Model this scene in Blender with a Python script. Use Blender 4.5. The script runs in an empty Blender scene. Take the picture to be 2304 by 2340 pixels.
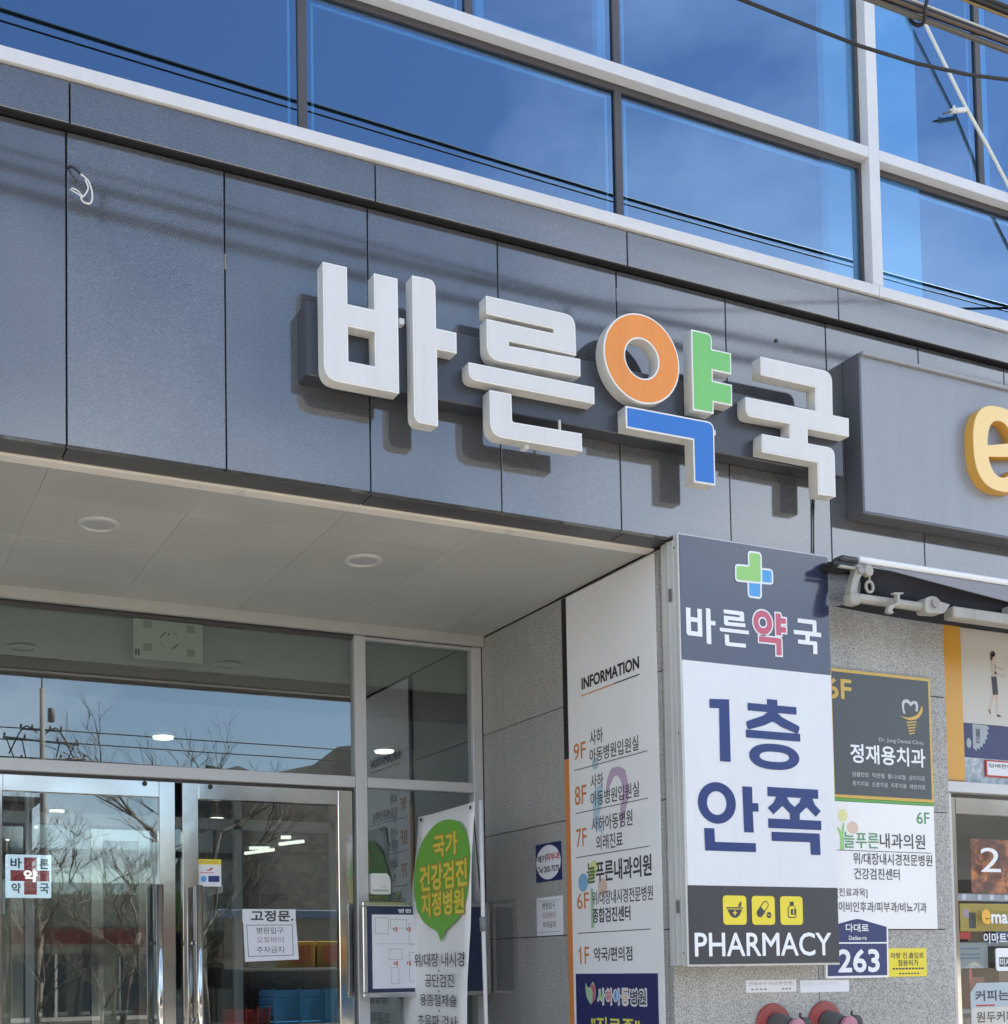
import bpy, bmesh, math, random
from mathutils import Vector, Matrix
random.seed(7)
SC = bpy.context.scene
C = SC.collection

# ------------------------------------------------------------------ camera
cam = bpy.data.cameras.new('camera')
cam.sensor_fit = 'HORIZONTAL'; cam.sensor_width = 36.0
cam.lens = 2878.57 / 2304 * 36
cam.shift_x = (1152 - 844.82) / 2304
cam.shift_y = (2088.54 - 1170) / 2304
cam.clip_start = 0.05; cam.clip_end = 3000
camo = bpy.data.objects.new('camera', cam); C.objects.link(camo)
yaw, pit, rol = 0.41423, 0.04545, -0.013505
fw = Vector((math.sin(yaw)*math.cos(pit), math.cos(yaw)*math.cos(pit), math.sin(pit)))
r0 = Vector((math.cos(yaw), -math.sin(yaw), 0)); u0 = r0.cross(fw)
r1 = r0*math.cos(rol) + u0*math.sin(rol); u1 = -r0*math.sin(rol) + u0*math.cos(rol)
camo.matrix_world = Matrix(((r1.x, u1.x, -fw.x, 0), (r1.y, u1.y, -fw.y, -4.5061), (r1.z, u1.z, -fw.z, 1.6), (0, 0, 0, 1)))
SC.camera = camo

# ------------------------------------------------------------------ sky, sun, exposure
SUN_EL = math.radians(50); SUN_AZ = math.radians(4.0)          # sun stands a little behind the facade, towards +X
sdir = Vector((math.cos(SUN_EL)*math.cos(SUN_AZ), math.cos(SUN_EL)*math.sin(SUN_AZ), math.sin(SUN_EL)))
w = bpy.data.worlds.new('World'); SC.world = w; w.use_nodes = True
nt = w.node_tree; bg = nt.nodes['Background']
sky = nt.nodes.new('ShaderNodeTexSky'); sky.sky_type = 'NISHITA'; sky.sun_disc = False
sky.sun_elevation = SUN_EL; sky.sun_rotation = math.atan2(sdir.x, sdir.y)
sky.air_density = 1.0; sky.dust_density = 0.35; sky.ozone_density = 2.0
tc = nt.nodes.new('ShaderNodeTexCoord'); mp = nt.nodes.new('ShaderNodeMapping'); mp.inputs['Scale'].default_value = (1.0, 1.0, 2.2); mp.inputs['Location'].default_value = (1.68, 7.5, 6.1)
nz = nt.nodes.new('ShaderNodeTexNoise'); nz.inputs['Scale'].default_value = 1.7; nz.inputs['Detail'].default_value = 7; nz.inputs['Roughness'].default_value = .55
cr = nt.nodes.new('ShaderNodeValToRGB'); cr.color_ramp.elements[0].position = .43; cr.color_ramp.elements[0].color = (0, 0, 0, 1)
cr.color_ramp.elements[1].position = .76; cr.color_ramp.elements[1].color = (.7, .7, .7, 1)
mx = nt.nodes.new('ShaderNodeMixRGB'); mx.inputs[2].default_value = (11.0, 11.8, 12.6, 1)
nt.links.new(tc.outputs['Generated'], mp.inputs[0]); nt.links.new(mp.outputs[0], nz.inputs['Vector'])
nt.links.new(nz.outputs['Fac'], cr.inputs[0]); nt.links.new(cr.outputs[0], mx.inputs[0])
nt.links.new(sky.outputs[0], mx.inputs[1]); nt.links.new(mx.outputs[0], bg.inputs[0])
bg.inputs[1].default_value = 0.078
sl = bpy.data.lights.new('sun', 'SUN'); sl.energy = 5.0; sl.angle = math.radians(.53); sl.color = (1, .95, .87)
so = bpy.data.objects.new('sun', sl); C.objects.link(so); so.location = (20, 5, 40)
so.rotation_euler = sdir.to_track_quat('Z', 'Y').to_euler()
SC.view_settings.view_transform = 'Standard'; SC.view_settings.look = 'None'
SC.view_settings.use_white_balance = True; SC.view_settings.white_balance_temperature = 6850
SC.view_settings.gamma = 1; SC.view_settings.use_curve_mapping = False
SC.view_settings.exposure = 2.0
SC.cycles.max_bounces = 10; SC.cycles.transparent_max_bounces = 16; SC.cycles.glossy_bounces = 5

# ------------------------------------------------------------------ helpers
def lin(*c):
    return tuple((v/255/12.92 if v/255 <= .04045 else ((v/255+.055)/1.055)**2.4) for v in c)
MATS = {}
def mat(name, col=(.5, .5, .5), rough=.5, ior=1.5, metal=0, spec=.5, coat=0, emit=None, es=0, speck=None, vary=0, bump=0, bscale=60, streak=0, blotch=0):
    """speck: (scale, dark colour, light colour, contrast) granite grain; vary: tone change from piece to piece."""
    if name in MATS: return MATS[name]
    m = bpy.data.materials.new(name); m.use_nodes = True; t = m.node_tree; b = t.nodes['Principled BSDF']
    N, L = t.nodes.new, t.links.new
    b.inputs['Roughness'].default_value = rough; b.inputs['IOR'].default_value = ior; b.inputs['Metallic'].default_value = metal
    b.inputs['Specular IOR Level'].default_value = spec; b.inputs['Coat Weight'].default_value = coat; b.inputs['Coat Roughness'].default_value = .06
    col = tuple(col)[:3]
    rgb = N('ShaderNodeRGB'); rgb.outputs[0].default_value = (*col, 1); out = rgb.outputs[0]
    geo = N('ShaderNodeNewGeometry')
    if speck:
        sc_, dk, lt, ct = speck
        n1 = N('ShaderNodeTexNoise'); n1.inputs['Scale'].default_value = sc_; n1.inputs['Detail'].default_value = 3; n1.inputs['Roughness'].default_value = .7
        L(geo.outputs['Position'], n1.inputs['Vector'])
        rp = N('ShaderNodeValToRGB'); e = rp.color_ramp.elements
        e[0].position = .5-ct; e[0].color = (*dk, 1); e[1].position = .5+ct; e[1].color = (*lt, 1)
        mid = rp.color_ramp.elements.new(.5); mid.color = (*col, 1)
        L(n1.outputs['Fac'], rp.inputs[0]); out = rp.outputs[0]
    if vary or blotch:
        hs = N('ShaderNodeHueSaturation'); L(out, hs.inputs['Color'])
        n2 = N('ShaderNodeTexNoise'); n2.inputs['Scale'].default_value = 1.7; n2.inputs['Detail'].default_value = 5; n2.inputs['Roughness'].default_value = .6
        L(geo.outputs['Position'], n2.inputs['Vector'])
        oi = N('ShaderNodeObjectInfo')
        a = N('ShaderNodeMapRange'); a.inputs[3].default_value = 1-vary; a.inputs[4].default_value = 1+vary; L(oi.outputs['Random'], a.inputs[0])
        c = N('ShaderNodeMapRange'); c.inputs[1].default_value = .3; c.inputs[2].default_value = .7; c.inputs[3].default_value = 1-blotch; c.inputs[4].default_value = 1+blotch; L(n2.outputs['Fac'], c.inputs[0])
        mu = N('ShaderNodeMath'); mu.operation = 'MULTIPLY'; L(a.outputs[0], mu.inputs[0]); L(c.outputs[0], mu.inputs[1]); L(mu.outputs[0], hs.inputs['Value'])
        out = hs.outputs[0]
        rr = N('ShaderNodeMapRange'); rr.inputs[1].default_value = .3; rr.inputs[2].default_value = .7
        rr.inputs[3].default_value = rough*.8; rr.inputs[4].default_value = rough*1.25; L(n2.outputs['Fac'], rr.inputs[0]); L(rr.outputs[0], b.inputs['Roughness'])
    if streak:              # rain streaks and grime: noise drawn out downwards
        mp_ = N('ShaderNodeMapping'); mp_.inputs['Scale'].default_value = (13, 13, .7); L(geo.outputs['Position'], mp_.inputs[0])
        n4 = N('ShaderNodeTexNoise'); n4.inputs['Scale'].default_value = 1; n4.inputs['Detail'].default_value = 6; n4.inputs['Roughness'].default_value = .65; L(mp_.outputs[0], n4.inputs['Vector'])
        r4 = N('ShaderNodeMapRange'); r4.inputs[1].default_value = .42; r4.inputs[2].default_value = .72; r4.inputs[3].default_value = 1; r4.inputs[4].default_value = 1-streak; L(n4.outputs['Fac'], r4.inputs[0])
        m4 = N('ShaderNodeMixRGB'); m4.blend_type = 'MULTIPLY'; m4.inputs[0].default_value = 1; L(out, m4.inputs[1]); L(r4.outputs[0], m4.inputs[2]); out = m4.outputs[0]
    L(out, b.inputs['Base Color'])
    if bump:
        n3 = N('ShaderNodeTexNoise'); n3.inputs['Scale'].default_value = bscale; n3.inputs['Detail'].default_value = 2; L(geo.outputs['Position'], n3.inputs['Vector'])
        bp = N('ShaderNodeBump'); bp.inputs['Strength'].default_value = bump; bp.inputs['Distance'].default_value = .01; L(n3.outputs['Fac'], bp.inputs['Height']); L(bp.outputs[0], b.inputs['Normal'])
    if emit: b.inputs['Emission Color'].default_value = (*emit, 1); b.inputs['Emission Strength'].default_value = es
    MATS[name] = m; return m
def glass(name, refl, gcol, tint, wav=0, wscale=1.2):
    m = bpy.data.materials.new(name); m.use_nodes = True; t = m.node_tree; t.nodes.remove(t.nodes['Principled BSDF'])
    N, L = t.nodes.new, t.links.new
    g = N('ShaderNodeBsdfGlossy'); g.inputs['Color'].default_value = (*gcol, 1); g.inputs['Roughness'].default_value = 0
    tr = N('ShaderNodeBsdfTransparent'); tr.inputs['Color'].default_value = (*tint, 1)
    lw = N('ShaderNodeFresnel'); lw.inputs['IOR'].default_value = 1.5
    ad = N('ShaderNodeMath'); ad.operation = 'MULTIPLY_ADD'; ad.inputs[1].default_value = 1-refl; ad.inputs[2].default_value = refl; ad.use_clamp = True
    ms = N('ShaderNodeMixShader')
    gb = N('ShaderNodeNewGeometry'); inv = N('ShaderNodeMath'); inv.operation = 'SUBTRACT'; inv.inputs[0].default_value = 1; L(gb.outputs['Backfacing'], inv.inputs[1])
    mf = N('ShaderNodeMath'); mf.operation = 'MULTIPLY'; L(ad.outputs[0], mf.inputs[0]); L(inv.outputs[0], mf.inputs[1])      # the rear skin of a pane adds no second reflection
    tm = N('ShaderNodeMixRGB'); tm.inputs[1].default_value = (*tint, 1); tm.inputs[2].default_value = (1, 1, 1, 1); L(gb.outputs['Backfacing'], tm.inputs[0]); L(tm.outputs[0], tr.inputs['Color'])
    L(lw.outputs[0], ad.inputs[0]); L(mf.outputs[0], ms.inputs[0]); L(tr.outputs[0], ms.inputs[1]); L(g.outputs[0], ms.inputs[2]); L(ms.outputs[0], t.nodes['Material Output'].inputs[0])
    if wav:
        ge = N('ShaderNodeNewGeometry'); n = N('ShaderNodeTexNoise'); n.inputs['Scale'].default_value = wscale; n.inputs['Detail'].default_value = 1; L(ge.outputs['Position'], n.inputs['Vector'])
        bp = N('ShaderNodeBump'); bp.inputs['Strength'].default_value = wav; bp.inputs['Distance'].default_value = .02; L(n.outputs['Fac'], bp.inputs['Height']); L(bp.outputs[0], g.inputs['Normal']); 
    MATS[name] = m; return m

def link(o, m=None, parent=None):
    C.objects.link(o)
    if m is not None: o.data.materials.append(m)
    if parent is not None:
        o.parent = parent
        r = parent
        while r.parent is not None: r = r.parent
        o.matrix_parent_inverse = Matrix.Translation(-r.location) if parent is r else Matrix()
    return o
def bmobj(name, bm, m=None, parent=None, smooth=False):
    me = bpy.data.meshes.new(name); bm.normal_update(); bm.to_mesh(me); bm.free()
    if smooth:
        for f in me.polygons: f.use_smooth = True
    return link(bpy.data.objects.new(name, me), m, parent)
def bbox(bm, x0, x1, y0, y1, z0, z1, bev=0, rot=None, at=None, seg=1):
    g = bmesh.ops.create_cube(bm, size=1); vs = g['verts']
    for v in vs: v.co = Vector(((x0+x1)/2+v.co.x*(x1-x0), (y0+y1)/2+v.co.y*(y1-y0), (z0+z1)/2+v.co.z*(z1-z0)))
    if bev:
        es = list({e for v in vs for e in v.link_edges})
        r = bmesh.ops.bevel(bm, geom=es, offset=bev, segments=seg, affect='EDGES', profile=.6)
        vs = list({v for f in r['faces'] for v in f.verts} | {v for v in vs if v.is_valid})
    if rot is not None: bmesh.ops.rotate(bm, verts=vs, cent=at, matrix=rot)
    return vs
def box(name, x0, x1, y0, y1, z0, z1, m, parent=None, bev=0, **k):
    bm = bmesh.new(); bbox(bm, x0, x1, y0, y1, z0, z1, bev, **k); return bmobj(name, bm, m, parent)
def btube(bm, pts, r, n=8, cap=True, r1=None):
    pts = [Vector(p) for p in pts]; rings = []; up = None
    for i, p in enumerate(pts):
        t = (pts[min(i+1, len(pts)-1)]-pts[max(i-1, 0)]).normalized()
        if up is None: up = t.orthogonal().normalized()
        a = (up-t*up.dot(t)).normalized(); b = t.cross(a); up = a
        rad = r if r1 is None else r+(r1-r)*i/(len(pts)-1)
        rings.append([bm.verts.new(p+(a*math.cos(2*math.pi*k/n)+b*math.sin(2*math.pi*k/n))*rad) for k in range(n)])
    for A, B in zip(rings, rings[1:]):
        for k in range(n): f = bm.faces.new((A[k], A[(k+1) % n], B[(k+1) % n], B[k])); f.smooth = True
    if cap: bm.faces.new(rings[0][::-1]); bm.faces.new(rings[-1])
def tube(name, pts, r, m, parent=None, n=8, **k):
    bm = bmesh.new(); btube(bm, pts, r, n, **k); return bmobj(name, bm, m, parent)
def cyl(name, c, axis, r, h, m, parent=None, n=28, bev=0):
    a = Vector(axis).normalized(); c = Vector(c)
    bm = bmesh.new(); prof = [(0, 0), (r-bev, 0), (r, bev), (r, h-bev), (r-bev, h), (0, h)] if bev else [(0, 0), (r, 0), (r, h), (0, h)]
    return lathe(name, prof, c, a, m, parent, n)
def lathe(name, prof, c, axis, m, parent=None, n=28):
    a = Vector(axis).normalized(); u = a.orthogonal().normalized(); v = a.cross(u); c = Vector(c); bm = bmesh.new(); rings = []
    for r, h in prof:
        rings.append([bm.verts.new(c+a*h)] if r == 0 else [bm.verts.new(c+a*h+(u*math.cos(2*math.pi*k/n)+v*math.sin(2*math.pi*k/n))*r) for k in range(n)])
    for A, B in zip(rings, rings[1:]):
        for k in range(n):
            k2 = (k+1) % n
            if len(A) == 1 and len(B) == 1: continue
            if len(A) == 1: bm.faces.new((A[0], B[k2], B[k]))
            elif len(B) == 1: bm.faces.new((A[k], A[k2], B[0]))
            else: bm.faces.new((A[k], A[k2], B[k2], B[k]))
    bmesh.ops.recalc_face_normals(bm, faces=bm.faces)
    o = bmobj(name, bm, m, parent)
    for f in o.data.polygons: f.use_smooth = True
    o.data.set_sharp_from_angle(angle=math.radians(35))
    return o
def thing(name, label, cat, loc=(0, 0, 0), group=None):
    o = bpy.data.objects.new(name, None); o.empty_display_size = .1; o.location = loc; C.objects.link(o)
    return tag(o, label, cat, group)
def tag(o, label, cat, group=None):
    o['label'] = label; o['category'] = cat
    if group: o['group'] = group
    return o
def kind(o, k): o['kind'] = k; return o
# --- planar outlines: (a,b) -> world. 'F' plane faces -Y (a=X,b=Z, val=Y); 'S' plane faces -X (a runs towards -Y, b=Z, val=X)
def to_world(pl, val):
    if pl == 'F': return Matrix(((1, 0, 0, 0), (0, 0, -1, val), (0, 1, 0, 0), (0, 0, 0, 1)))
    return Matrix(((0, 0, -1, val), (-1, 0, 0, 0), (0, 1, 0, 0), (0, 0, 0, 1)))
def rounded(pts, seg=7):
    """pts: (x,y) or (x,y,r)."""
    out = []; n = len(pts)
    for i, p in enumerate(pts):
        if len(p) < 3 or p[2] == 0: out.append((p[0], p[1])); continue
        c = Vector(p[:2]); a = Vector(pts[i-1][:2]); b = Vector(pts[(i+1) % n][:2]); r = p[2]
        da = (a-c).normalized(); db = (b-c).normalized(); A = c+da*r; B = c+db*r
        for k in range(seg+1):
            t = k/seg; q = A*(1-t)**2 + c*2*t*(1-t) + B*t*t
            out.append((q.x, q.y))
    return out
def circle(cx, cy, rx, ry=None, n=40, a0=0, a1=2*math.pi):
    ry = ry or rx
    return [(cx+rx*math.cos(a0+(a1-a0)*k/n), cy+ry*math.sin(a0+(a1-a0)*k/n)) for k in range(n)]
def shape(name, loops, pl, val, depth, m, parent=None, offset=0, bevel=0):
    """loops filled in a plane; the solid runs from val-depth (front) to val (back)."""
    cu = bpy.data.curves.new(name, 'CURVE'); cu.dimensions = '2D'; cu.fill_mode = 'BOTH'; cu.extrude = depth/2; cu.offset = offset; cu.bevel_depth = bevel; cu.bevel_resolution = 1
    for lp in loops:
        s = cu.splines.new('POLY'); s.points.add(len(lp)-1); s.use_cyclic_u = True
        for i, p in enumerate(lp): s.points[i].co = ((p[0] if pl == 'F' else -p[0]), p[1], depth/2, 1)
    o = bpy.data.objects.new(name, cu)
    me = bpy.data.meshes.new_from_object(o)
    bpy.data.objects.remove(o); bpy.data.curves.remove(cu)
    me.transform(to_world(pl, val)); me.name = name
    return link(bpy.data.objects.new(name, me), m, parent)
def flat(name, loops, pl, val, m, parent=None): return shape(name, loops, pl, val, 0, m, parent)
def rect(a0, a1, b0, b1, r=0):
    return rounded([(a0, b0, r), (a1, b0, r), (a1, b1, r), (a0, b1, r)]) if r else [(a0, b0), (a1, b0), (a1, b1), (a0, b1)]
TEXTS = {}
def text(body, pl, val, a0, a1, b0, b1, m, parent, bold=.012, fit=True, name='lettering', slant=0, depth=0):
    """printed line fitted into the rectangle a0..a1 x b0..b1."""
    cu = bpy.data.curves.new(name, 'FONT'); cu.body = body; cu.size = 1; cu.resolution_u = 3; cu.extrude = 0
    o = bpy.data.objects.new(name, cu)
    me = bpy.data.meshes.new_from_object(o)
    bpy.data.objects.remove(o); bpy.data.curves.remove(cu)
    xs = [v.co.x for v in me.vertices]; ys = [v.co.y for v in me.vertices]
    sx = abs(a1-a0)/(max(xs)-min(xs)); sy = (b1-b0)/(max(ys)-min(ys))
    if not fit: sx = sy = min(sx, sy)
    st = min(a0, a1) if pl == 'F' else -max(a0, a1)
    for v in me.vertices:
        v.co.x = st+(v.co.x-min(xs))*sx + slant*(v.co.y-min(ys))*sy; v.co.y = b0+(v.co.y-min(ys))*sy; v.co.z = 0
    if bold > .003:        # heavier stroke: the same outline struck several times around a small circle
        b_ = bold*math.sqrt(sx*sy); nk = 6 if bold < .02 else 10
        vs = [v.co.copy() for v in me.vertices]; fs = [tuple(p.vertices) for p in me.polygons]; V, F = [], []
        for k in range(nk+1):
            dx, dy = (0, 0) if k == nk else (b_*math.cos(2*math.pi*k/nk), b_*math.sin(2*math.pi*k/nk))
            o_ = len(V); V += [(v.x+dx, v.y+dy, .00006*k) for v in vs]; F += [tuple(i+o_ for i in f) for f in fs]
        me = bpy.data.meshes.new(name); me.from_pydata(V, [], F)
    me.transform(to_world(pl, val)); me.name = name
    return link(bpy.data.objects.new(name, me), m, parent)

# ------------------------------------------------------------------ materials
M_FASCIA = mat('polished_dark_granite', (.080, .085, .096), .080, ior=2.2, speck=(230, (.055, .058, .064), (.17, .172, .18), .17), vary=.09, blotch=.14, streak=.10)
M_UNDER = mat('honed_dark_granite', (.065, .064, .066), .35, speck=(260, (.03, .03, .034), (.08, .08, .085), .16), vary=.08)
M_GREY = mat('grey_granite', (.375, .37, .355), .42, speck=(150, (.15, .148, .142), (.55, .54, .52), .15), vary=.07, blotch=.10, streak=.12)
M_JOINT = mat('joint_sealant', (.02, .02, .022), .7)
M_ALU = mat('white_aluminium', (.70, .70, .72), .35, spec=.5, blotch=.05, streak=.05)
M_FRAME = mat('silver_window_frame', (.56, .56, .57), .36, metal=.2, blotch=.06)
M_STEEL = mat('polished_stainless_steel', (.66, .65, .63), .09, metal=1, bump=.05, bscale=5)
M_DARKFR = mat('dark_window_seal', (.075, .068, .072), .5)
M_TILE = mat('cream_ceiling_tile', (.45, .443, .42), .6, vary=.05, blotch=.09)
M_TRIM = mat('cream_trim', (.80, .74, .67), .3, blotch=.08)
M_CREAM = mat('letter_side_cream', (.68, .67, .635), .45, blotch=.07, streak=.18)
M_WHITE = mat('letter_face_white', (.69, .69, .70), .35, spec=.4, blotch=.05, streak=.05)
M_ORANGE = mat('letter_face_orange', (.86, .31, .08), .4, spec=.25, blotch=.05, streak=.06)
M_GREEN = mat('letter_face_green', (.20, .58, .19), .4, spec=.3, blotch=.05, streak=.06)
M_BLUE = mat('letter_face_blue', (.035, .19, .60), .4, spec=.3, blotch=.05, streak=.06)
M_RACE = mat('dark_raceway_metal', (.040, .045, .06), .35, spec=.6)
M_GBLUE = glass('blue_mirror_glass', .28, (.44, .68, 1.0), (.34, .66, .86), .02, .9)
M_GLASS = glass('shop_glass', .20, (.95, 1, 1), (.78, .85, .84), .006, 1.1)
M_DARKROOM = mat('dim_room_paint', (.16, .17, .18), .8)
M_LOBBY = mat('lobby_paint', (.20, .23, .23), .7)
M_BLACK = mat('black_print', (.012, .012, .014), .5)
M_INK = mat('grey_print', (.05, .05, .06), .5)
M_PAPER = mat('white_paper', (.74, .75, .80), .6, blotch=.03)
M_PANELW = mat('white_sign_panel', (.84, .84, .86), .4, blotch=.03)
M_BOXW = mat('white_sign_film', (.72, .745, .79), .28, spec=.5, streak=.04)
M_NAVYT = mat('navy_print', (.014, .036, .17), .35)
M_NAVY = mat('navy_panel', (.020, .025, .12), .35)
M_CHAR = mat('charcoal_film', (.034, .042, .085), .12, spec=.8)
M_CHAR2 = mat('charcoal_film_matt', (.050, .050, .062), .35)
M_OPR = mat('orange_print', (.62, .22, .06), .45)
M_RED = mat('red_print', (.5, .035, .03), .45)
M_PINK = mat('pink_print', (.55, .12, .19), .45)
M_YEL = mat('yellow_print', (.80, .66, .05), .45)
M_GOLD = mat('gold_print', (.62, .40, .08), .35)
M_LGREEN = mat('leaf_green_print', (.30, .62, .20), .45)
M_SKYB = mat('sky_blue_print', (.08, .36, .75), .45)
M_PALEV = mat('pale_violet_print', (.52, .38, .52), .45); M_PALEB = mat('pale_blue_print', (.45, .60, .70), .45); M_PALEO = mat('pale_orange_print', (.70, .52, .42), .45); M_PALEG = mat('pale_green_print', (.35, .55, .36), .45); M_PALEY = mat('pale_yellow_print', (.72, .73, .35), .45)
M_SLATE = mat('slate_panel', (.065, .075, .085), .4)
M_RUBBER = mat('black_cable_sheath', (.02, .02, .022), .55)
M_GREYC = mat('grey_cable_sheath', (.12, .115, .11), .6); M_REDC = mat('red_cable_sheath', (.22, .05, .04), .6); M_WHITEC = mat('white_cable_sheath', (.75, .74, .70), .5)
M_LAMP = mat('lit_lamp_diffuser', (.9, .9, .88), .5, emit=(1, .98, .92), es=.55)
M_OFFL = mat('opal_lamp_diffuser', (.41, .41, .415), .4)

# ------------------------------------------------------------------ ground, street, hill
kind(box('pavement', -60, 60, -3.2, 12, -.3, 0, mat('concrete_pavers', (.42, .39, .34), .8, speck=(30, (.34, .32, .28), (.50, .47, .42), .2)), None), 'structure')
kind(box('kerb', -60, 60, -3.4, -3.2, -.3, -.004, mat('granite_kerb', (.40, .39, .37), .7)), 'structure')
kind(box('road', -60, 60, -16, -3.4, -.4, -.13, mat('asphalt', (.10, .098, .095), .85, speck=(80, (.07, .07, .07), (.14, .14, .14), .2))), 'structure')
kind(box('far_pavement', -60, 60, -22, -16, -.4, 0, mat('concrete_pavers', )), 'structure')
kind(box('ground', -900, 900, -900, 900, -1.2, -.41, mat('dry_ground', (.22, .20, .16), .9)), 'structure')
def hill():
    bm = bmesh.new(); nx, ny = 60, 10; V = []
    for j in range(ny+1):
        for i in range(nx+1):
            x = -60+i*9.0; y = -330-j*7
            sm = lambda t: max(0, min(1, t))**2*(3-2*max(0, min(1, t)))
            s = sm((x-98)/26); h = (6+64*s+16*sm((x-120)/70)+5*math.sin(x*.07)*s+2*math.sin(x*.31+1)*s)*math.sin(math.pi*.5*(j+.02)/ny)
            V.append(bm.verts.new((x, y, -.6+h+random.uniform(-2.6, 2.6)*s)))
    for j in range(ny):
        for i in range(nx): bm.faces.new((V[j*(nx+1)+i], V[j*(nx+1)+i+1], V[(j+1)*(nx+1)+i+1], V[(j+1)*(nx+1)+i]))
    bmesh.ops.recalc_face_normals(bm, faces=bm.faces)
    kind(bmobj('hill', bm, mat('wooded_hill', (.024, .025, .022), .9, speck=(.35, (.010, .012, .010), (.05, .046, .038), .2)), smooth=True), 'structure')
hill()

# ------------------------------------------------------------------ the building
B = thing('commercial_building', 'tall commercial building with dark granite fascia, blue glass storey and recessed entrance', 'building', (3, 1, 0))
ZF, ZB, ZS0, ZS1 = 3.508, 4.673, 4.838, 4.890
# fascia
fas = box('fascia', -4.4, 9.6, .034, .150, ZF+.034, ZB+.02, M_JOINT, B)
xj = [.8155+.5985*k for k in range(-8, 15)]
for a, b in zip(xj, xj[1:]):
    d = random.uniform(-.0012, .0012)
    box('granite_panel', a+.003, b-.003, d, .031, ZF, ZB-.004, M_FASCIA, fas, .0016)
xb = [.822+1.2105*k for k in range(-4, 8)]
for a, b in zip(xb, xb[1:]):
    box('underside_panel', a+.003, b-.003, .034, .152, ZF+.001, ZF+.03, M_UNDER, fas, .0015)
# projecting granite band under the windows
band = box('upper_band', -4.4, 9.6, .002, .150, ZB+.022, ZS0+.02, M_JOINT, B)
for a, b in zip(xb, xb[1:]):
    box('granite_panel', a+.003, b-.003, -.040, -.002, ZB+.006, ZS0-.003, M_FASCIA, band, .0016)
box('gap_shade_strip', -4.4, 9.6, -.037, .001, ZB, ZB+.0045, mat('painted_gap_shade', (.012, .012, .014), .6), band)  # black strip paints in the deep shade under the band
# sill, transom, mullions
xs_ = [-4.4, 4.703, 9.6]
for a, b in zip(xs_, xs_[1:]):
    box('window_sill', a+.001, b-.001, -.055, .06, ZS0, ZS1, M_ALU, B, .002)
for a, b in ((-4.4, 4.668), (4.738, 9.6)):
    box('window_transom', a, b, -.05, .05, 5.525, 5.580, M_ALU, B, .002)
    box('window_transom', a, b, -.05, .05, 6.90, 6.955, M_ALU, B, .002)
for x in (4.668, -1.9):
    box('window_mullion', x, x+.068, -.052, .05, ZS1+.002, 7.3, M_ALU, B, .002)
GZ = .012
def pane(x0, x1, z0, z1, sash=False):
    o = box('window', x0, x1, GZ, GZ+.006, z0, z1, M_GBLUE, B)
    cx_, cz_ = (x0+x1)/2, (z0+z1)/2; ta, tb = random.uniform(-.0022, .0022), random.uniform(-.0022, .0022)      # no pane hangs perfectly true
    for v in o.data.vertices: v.co.y += (v.co.x-cx_)*ta+(v.co.z-cz_)*tb
    for a in (x0+.045, x1-.055): box('spacer', a, a+.010, GZ+.010, GZ+.016, z0+.02, z1-.05, mat('glazing_spacer', (.42, .46, .50), .4), o)
    box('spacer', x0+.055, x1-.055, GZ+.010, GZ+.016, z1-.062, z1-.052, mat('glazing_spacer'), o)
    for (a, b, c, d) in ((x0, x0+.018, z0, z1), (x1-.018, x1, z0, z1), (x0+.018, x1-.018, z0, z0+.014), (x0+.018, x1-.018, z1-.03, z1)):
        box('seal', a, b, GZ-.012, GZ-.001, c, d, M_DARKFR, o)
    if sash:
        for (a, b, c, d) in ((x0+.05, x0+.085, z0+.04, z1-.05), (x1-.085, x1-.05, z0+.04, z1-.05), (x0+.085, x1-.085, z0+.04, z0+.07)):
            box('sash_frame', a, b, GZ+.012, GZ+.05, c, d, mat('sash_blue_grey', (.35, .40, .46), .4), o)
lo = [-1.832, .25, 1.741, 3.240, 4.668]
for a, b in zip(lo, lo[1:]): pane(a, b, ZS1+.001, 5.524)
for a, b in ((4.738, 6.5), (6.5, 8.2), (8.2, 9.6), (-4.4, -1.9)): pane(a, b, ZS1+.001, 5.524)
up = [-1.832, .25, 1.741, 2.494, 3.240, 4.668]
for a, b in zip(up, up[1:]): pane(a, b, 5.581, 6.899, sash=abs(a-2.494) < .01)
for a, b in ((4.738, 5.500), (5.500, 6.5), (6.5, 8.2), (8.2, 9.6), (-4.4, -1.9)): pane(a, b, 5.581, 6.899, sash=abs(a-5.5) < .01)
for a, b in ((-4.4, -1.9), (-1.832, 1.741), (1.741, 4.668), (4.738, 9.6)): pane(a, b, 6.956, 7.3)
# second-floor room
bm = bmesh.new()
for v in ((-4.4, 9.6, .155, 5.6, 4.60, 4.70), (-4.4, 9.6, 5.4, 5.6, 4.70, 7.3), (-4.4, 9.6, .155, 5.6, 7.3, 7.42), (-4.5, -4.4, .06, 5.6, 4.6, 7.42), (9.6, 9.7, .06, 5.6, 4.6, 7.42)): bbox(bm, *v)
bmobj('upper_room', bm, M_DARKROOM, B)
M_COL = mat('painted_column', (.62, .66, .68), .7, blotch=.10)
box('room_column', 4.598, 5.222, .15, .20, 4.702, 7.298, M_COL, B, .004)
# upper storeys (block the low-behind sun) and roof
box('upper_storeys', -14, 40, .02, 16, 7.425, 29, mat('storey_cladding', (.35, .36, .38), .5), B)
box('side_wing', -14, -4.52, .02, 16, 0, 7.42, mat('storey_cladding'), B); box('side_wing', 9.72, 40, .02, 16, 0, 7.42, mat('storey_cladding'), B)
box('rear_wall', -4.5, 9.7, 11.3, 16, 0, 7.42, mat('storey_cladding'), B); box('floor_slab', -4.5, 9.7, 1.9, 11.3, 3.6, 4.59, mat('storey_cladding'), B)

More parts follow.
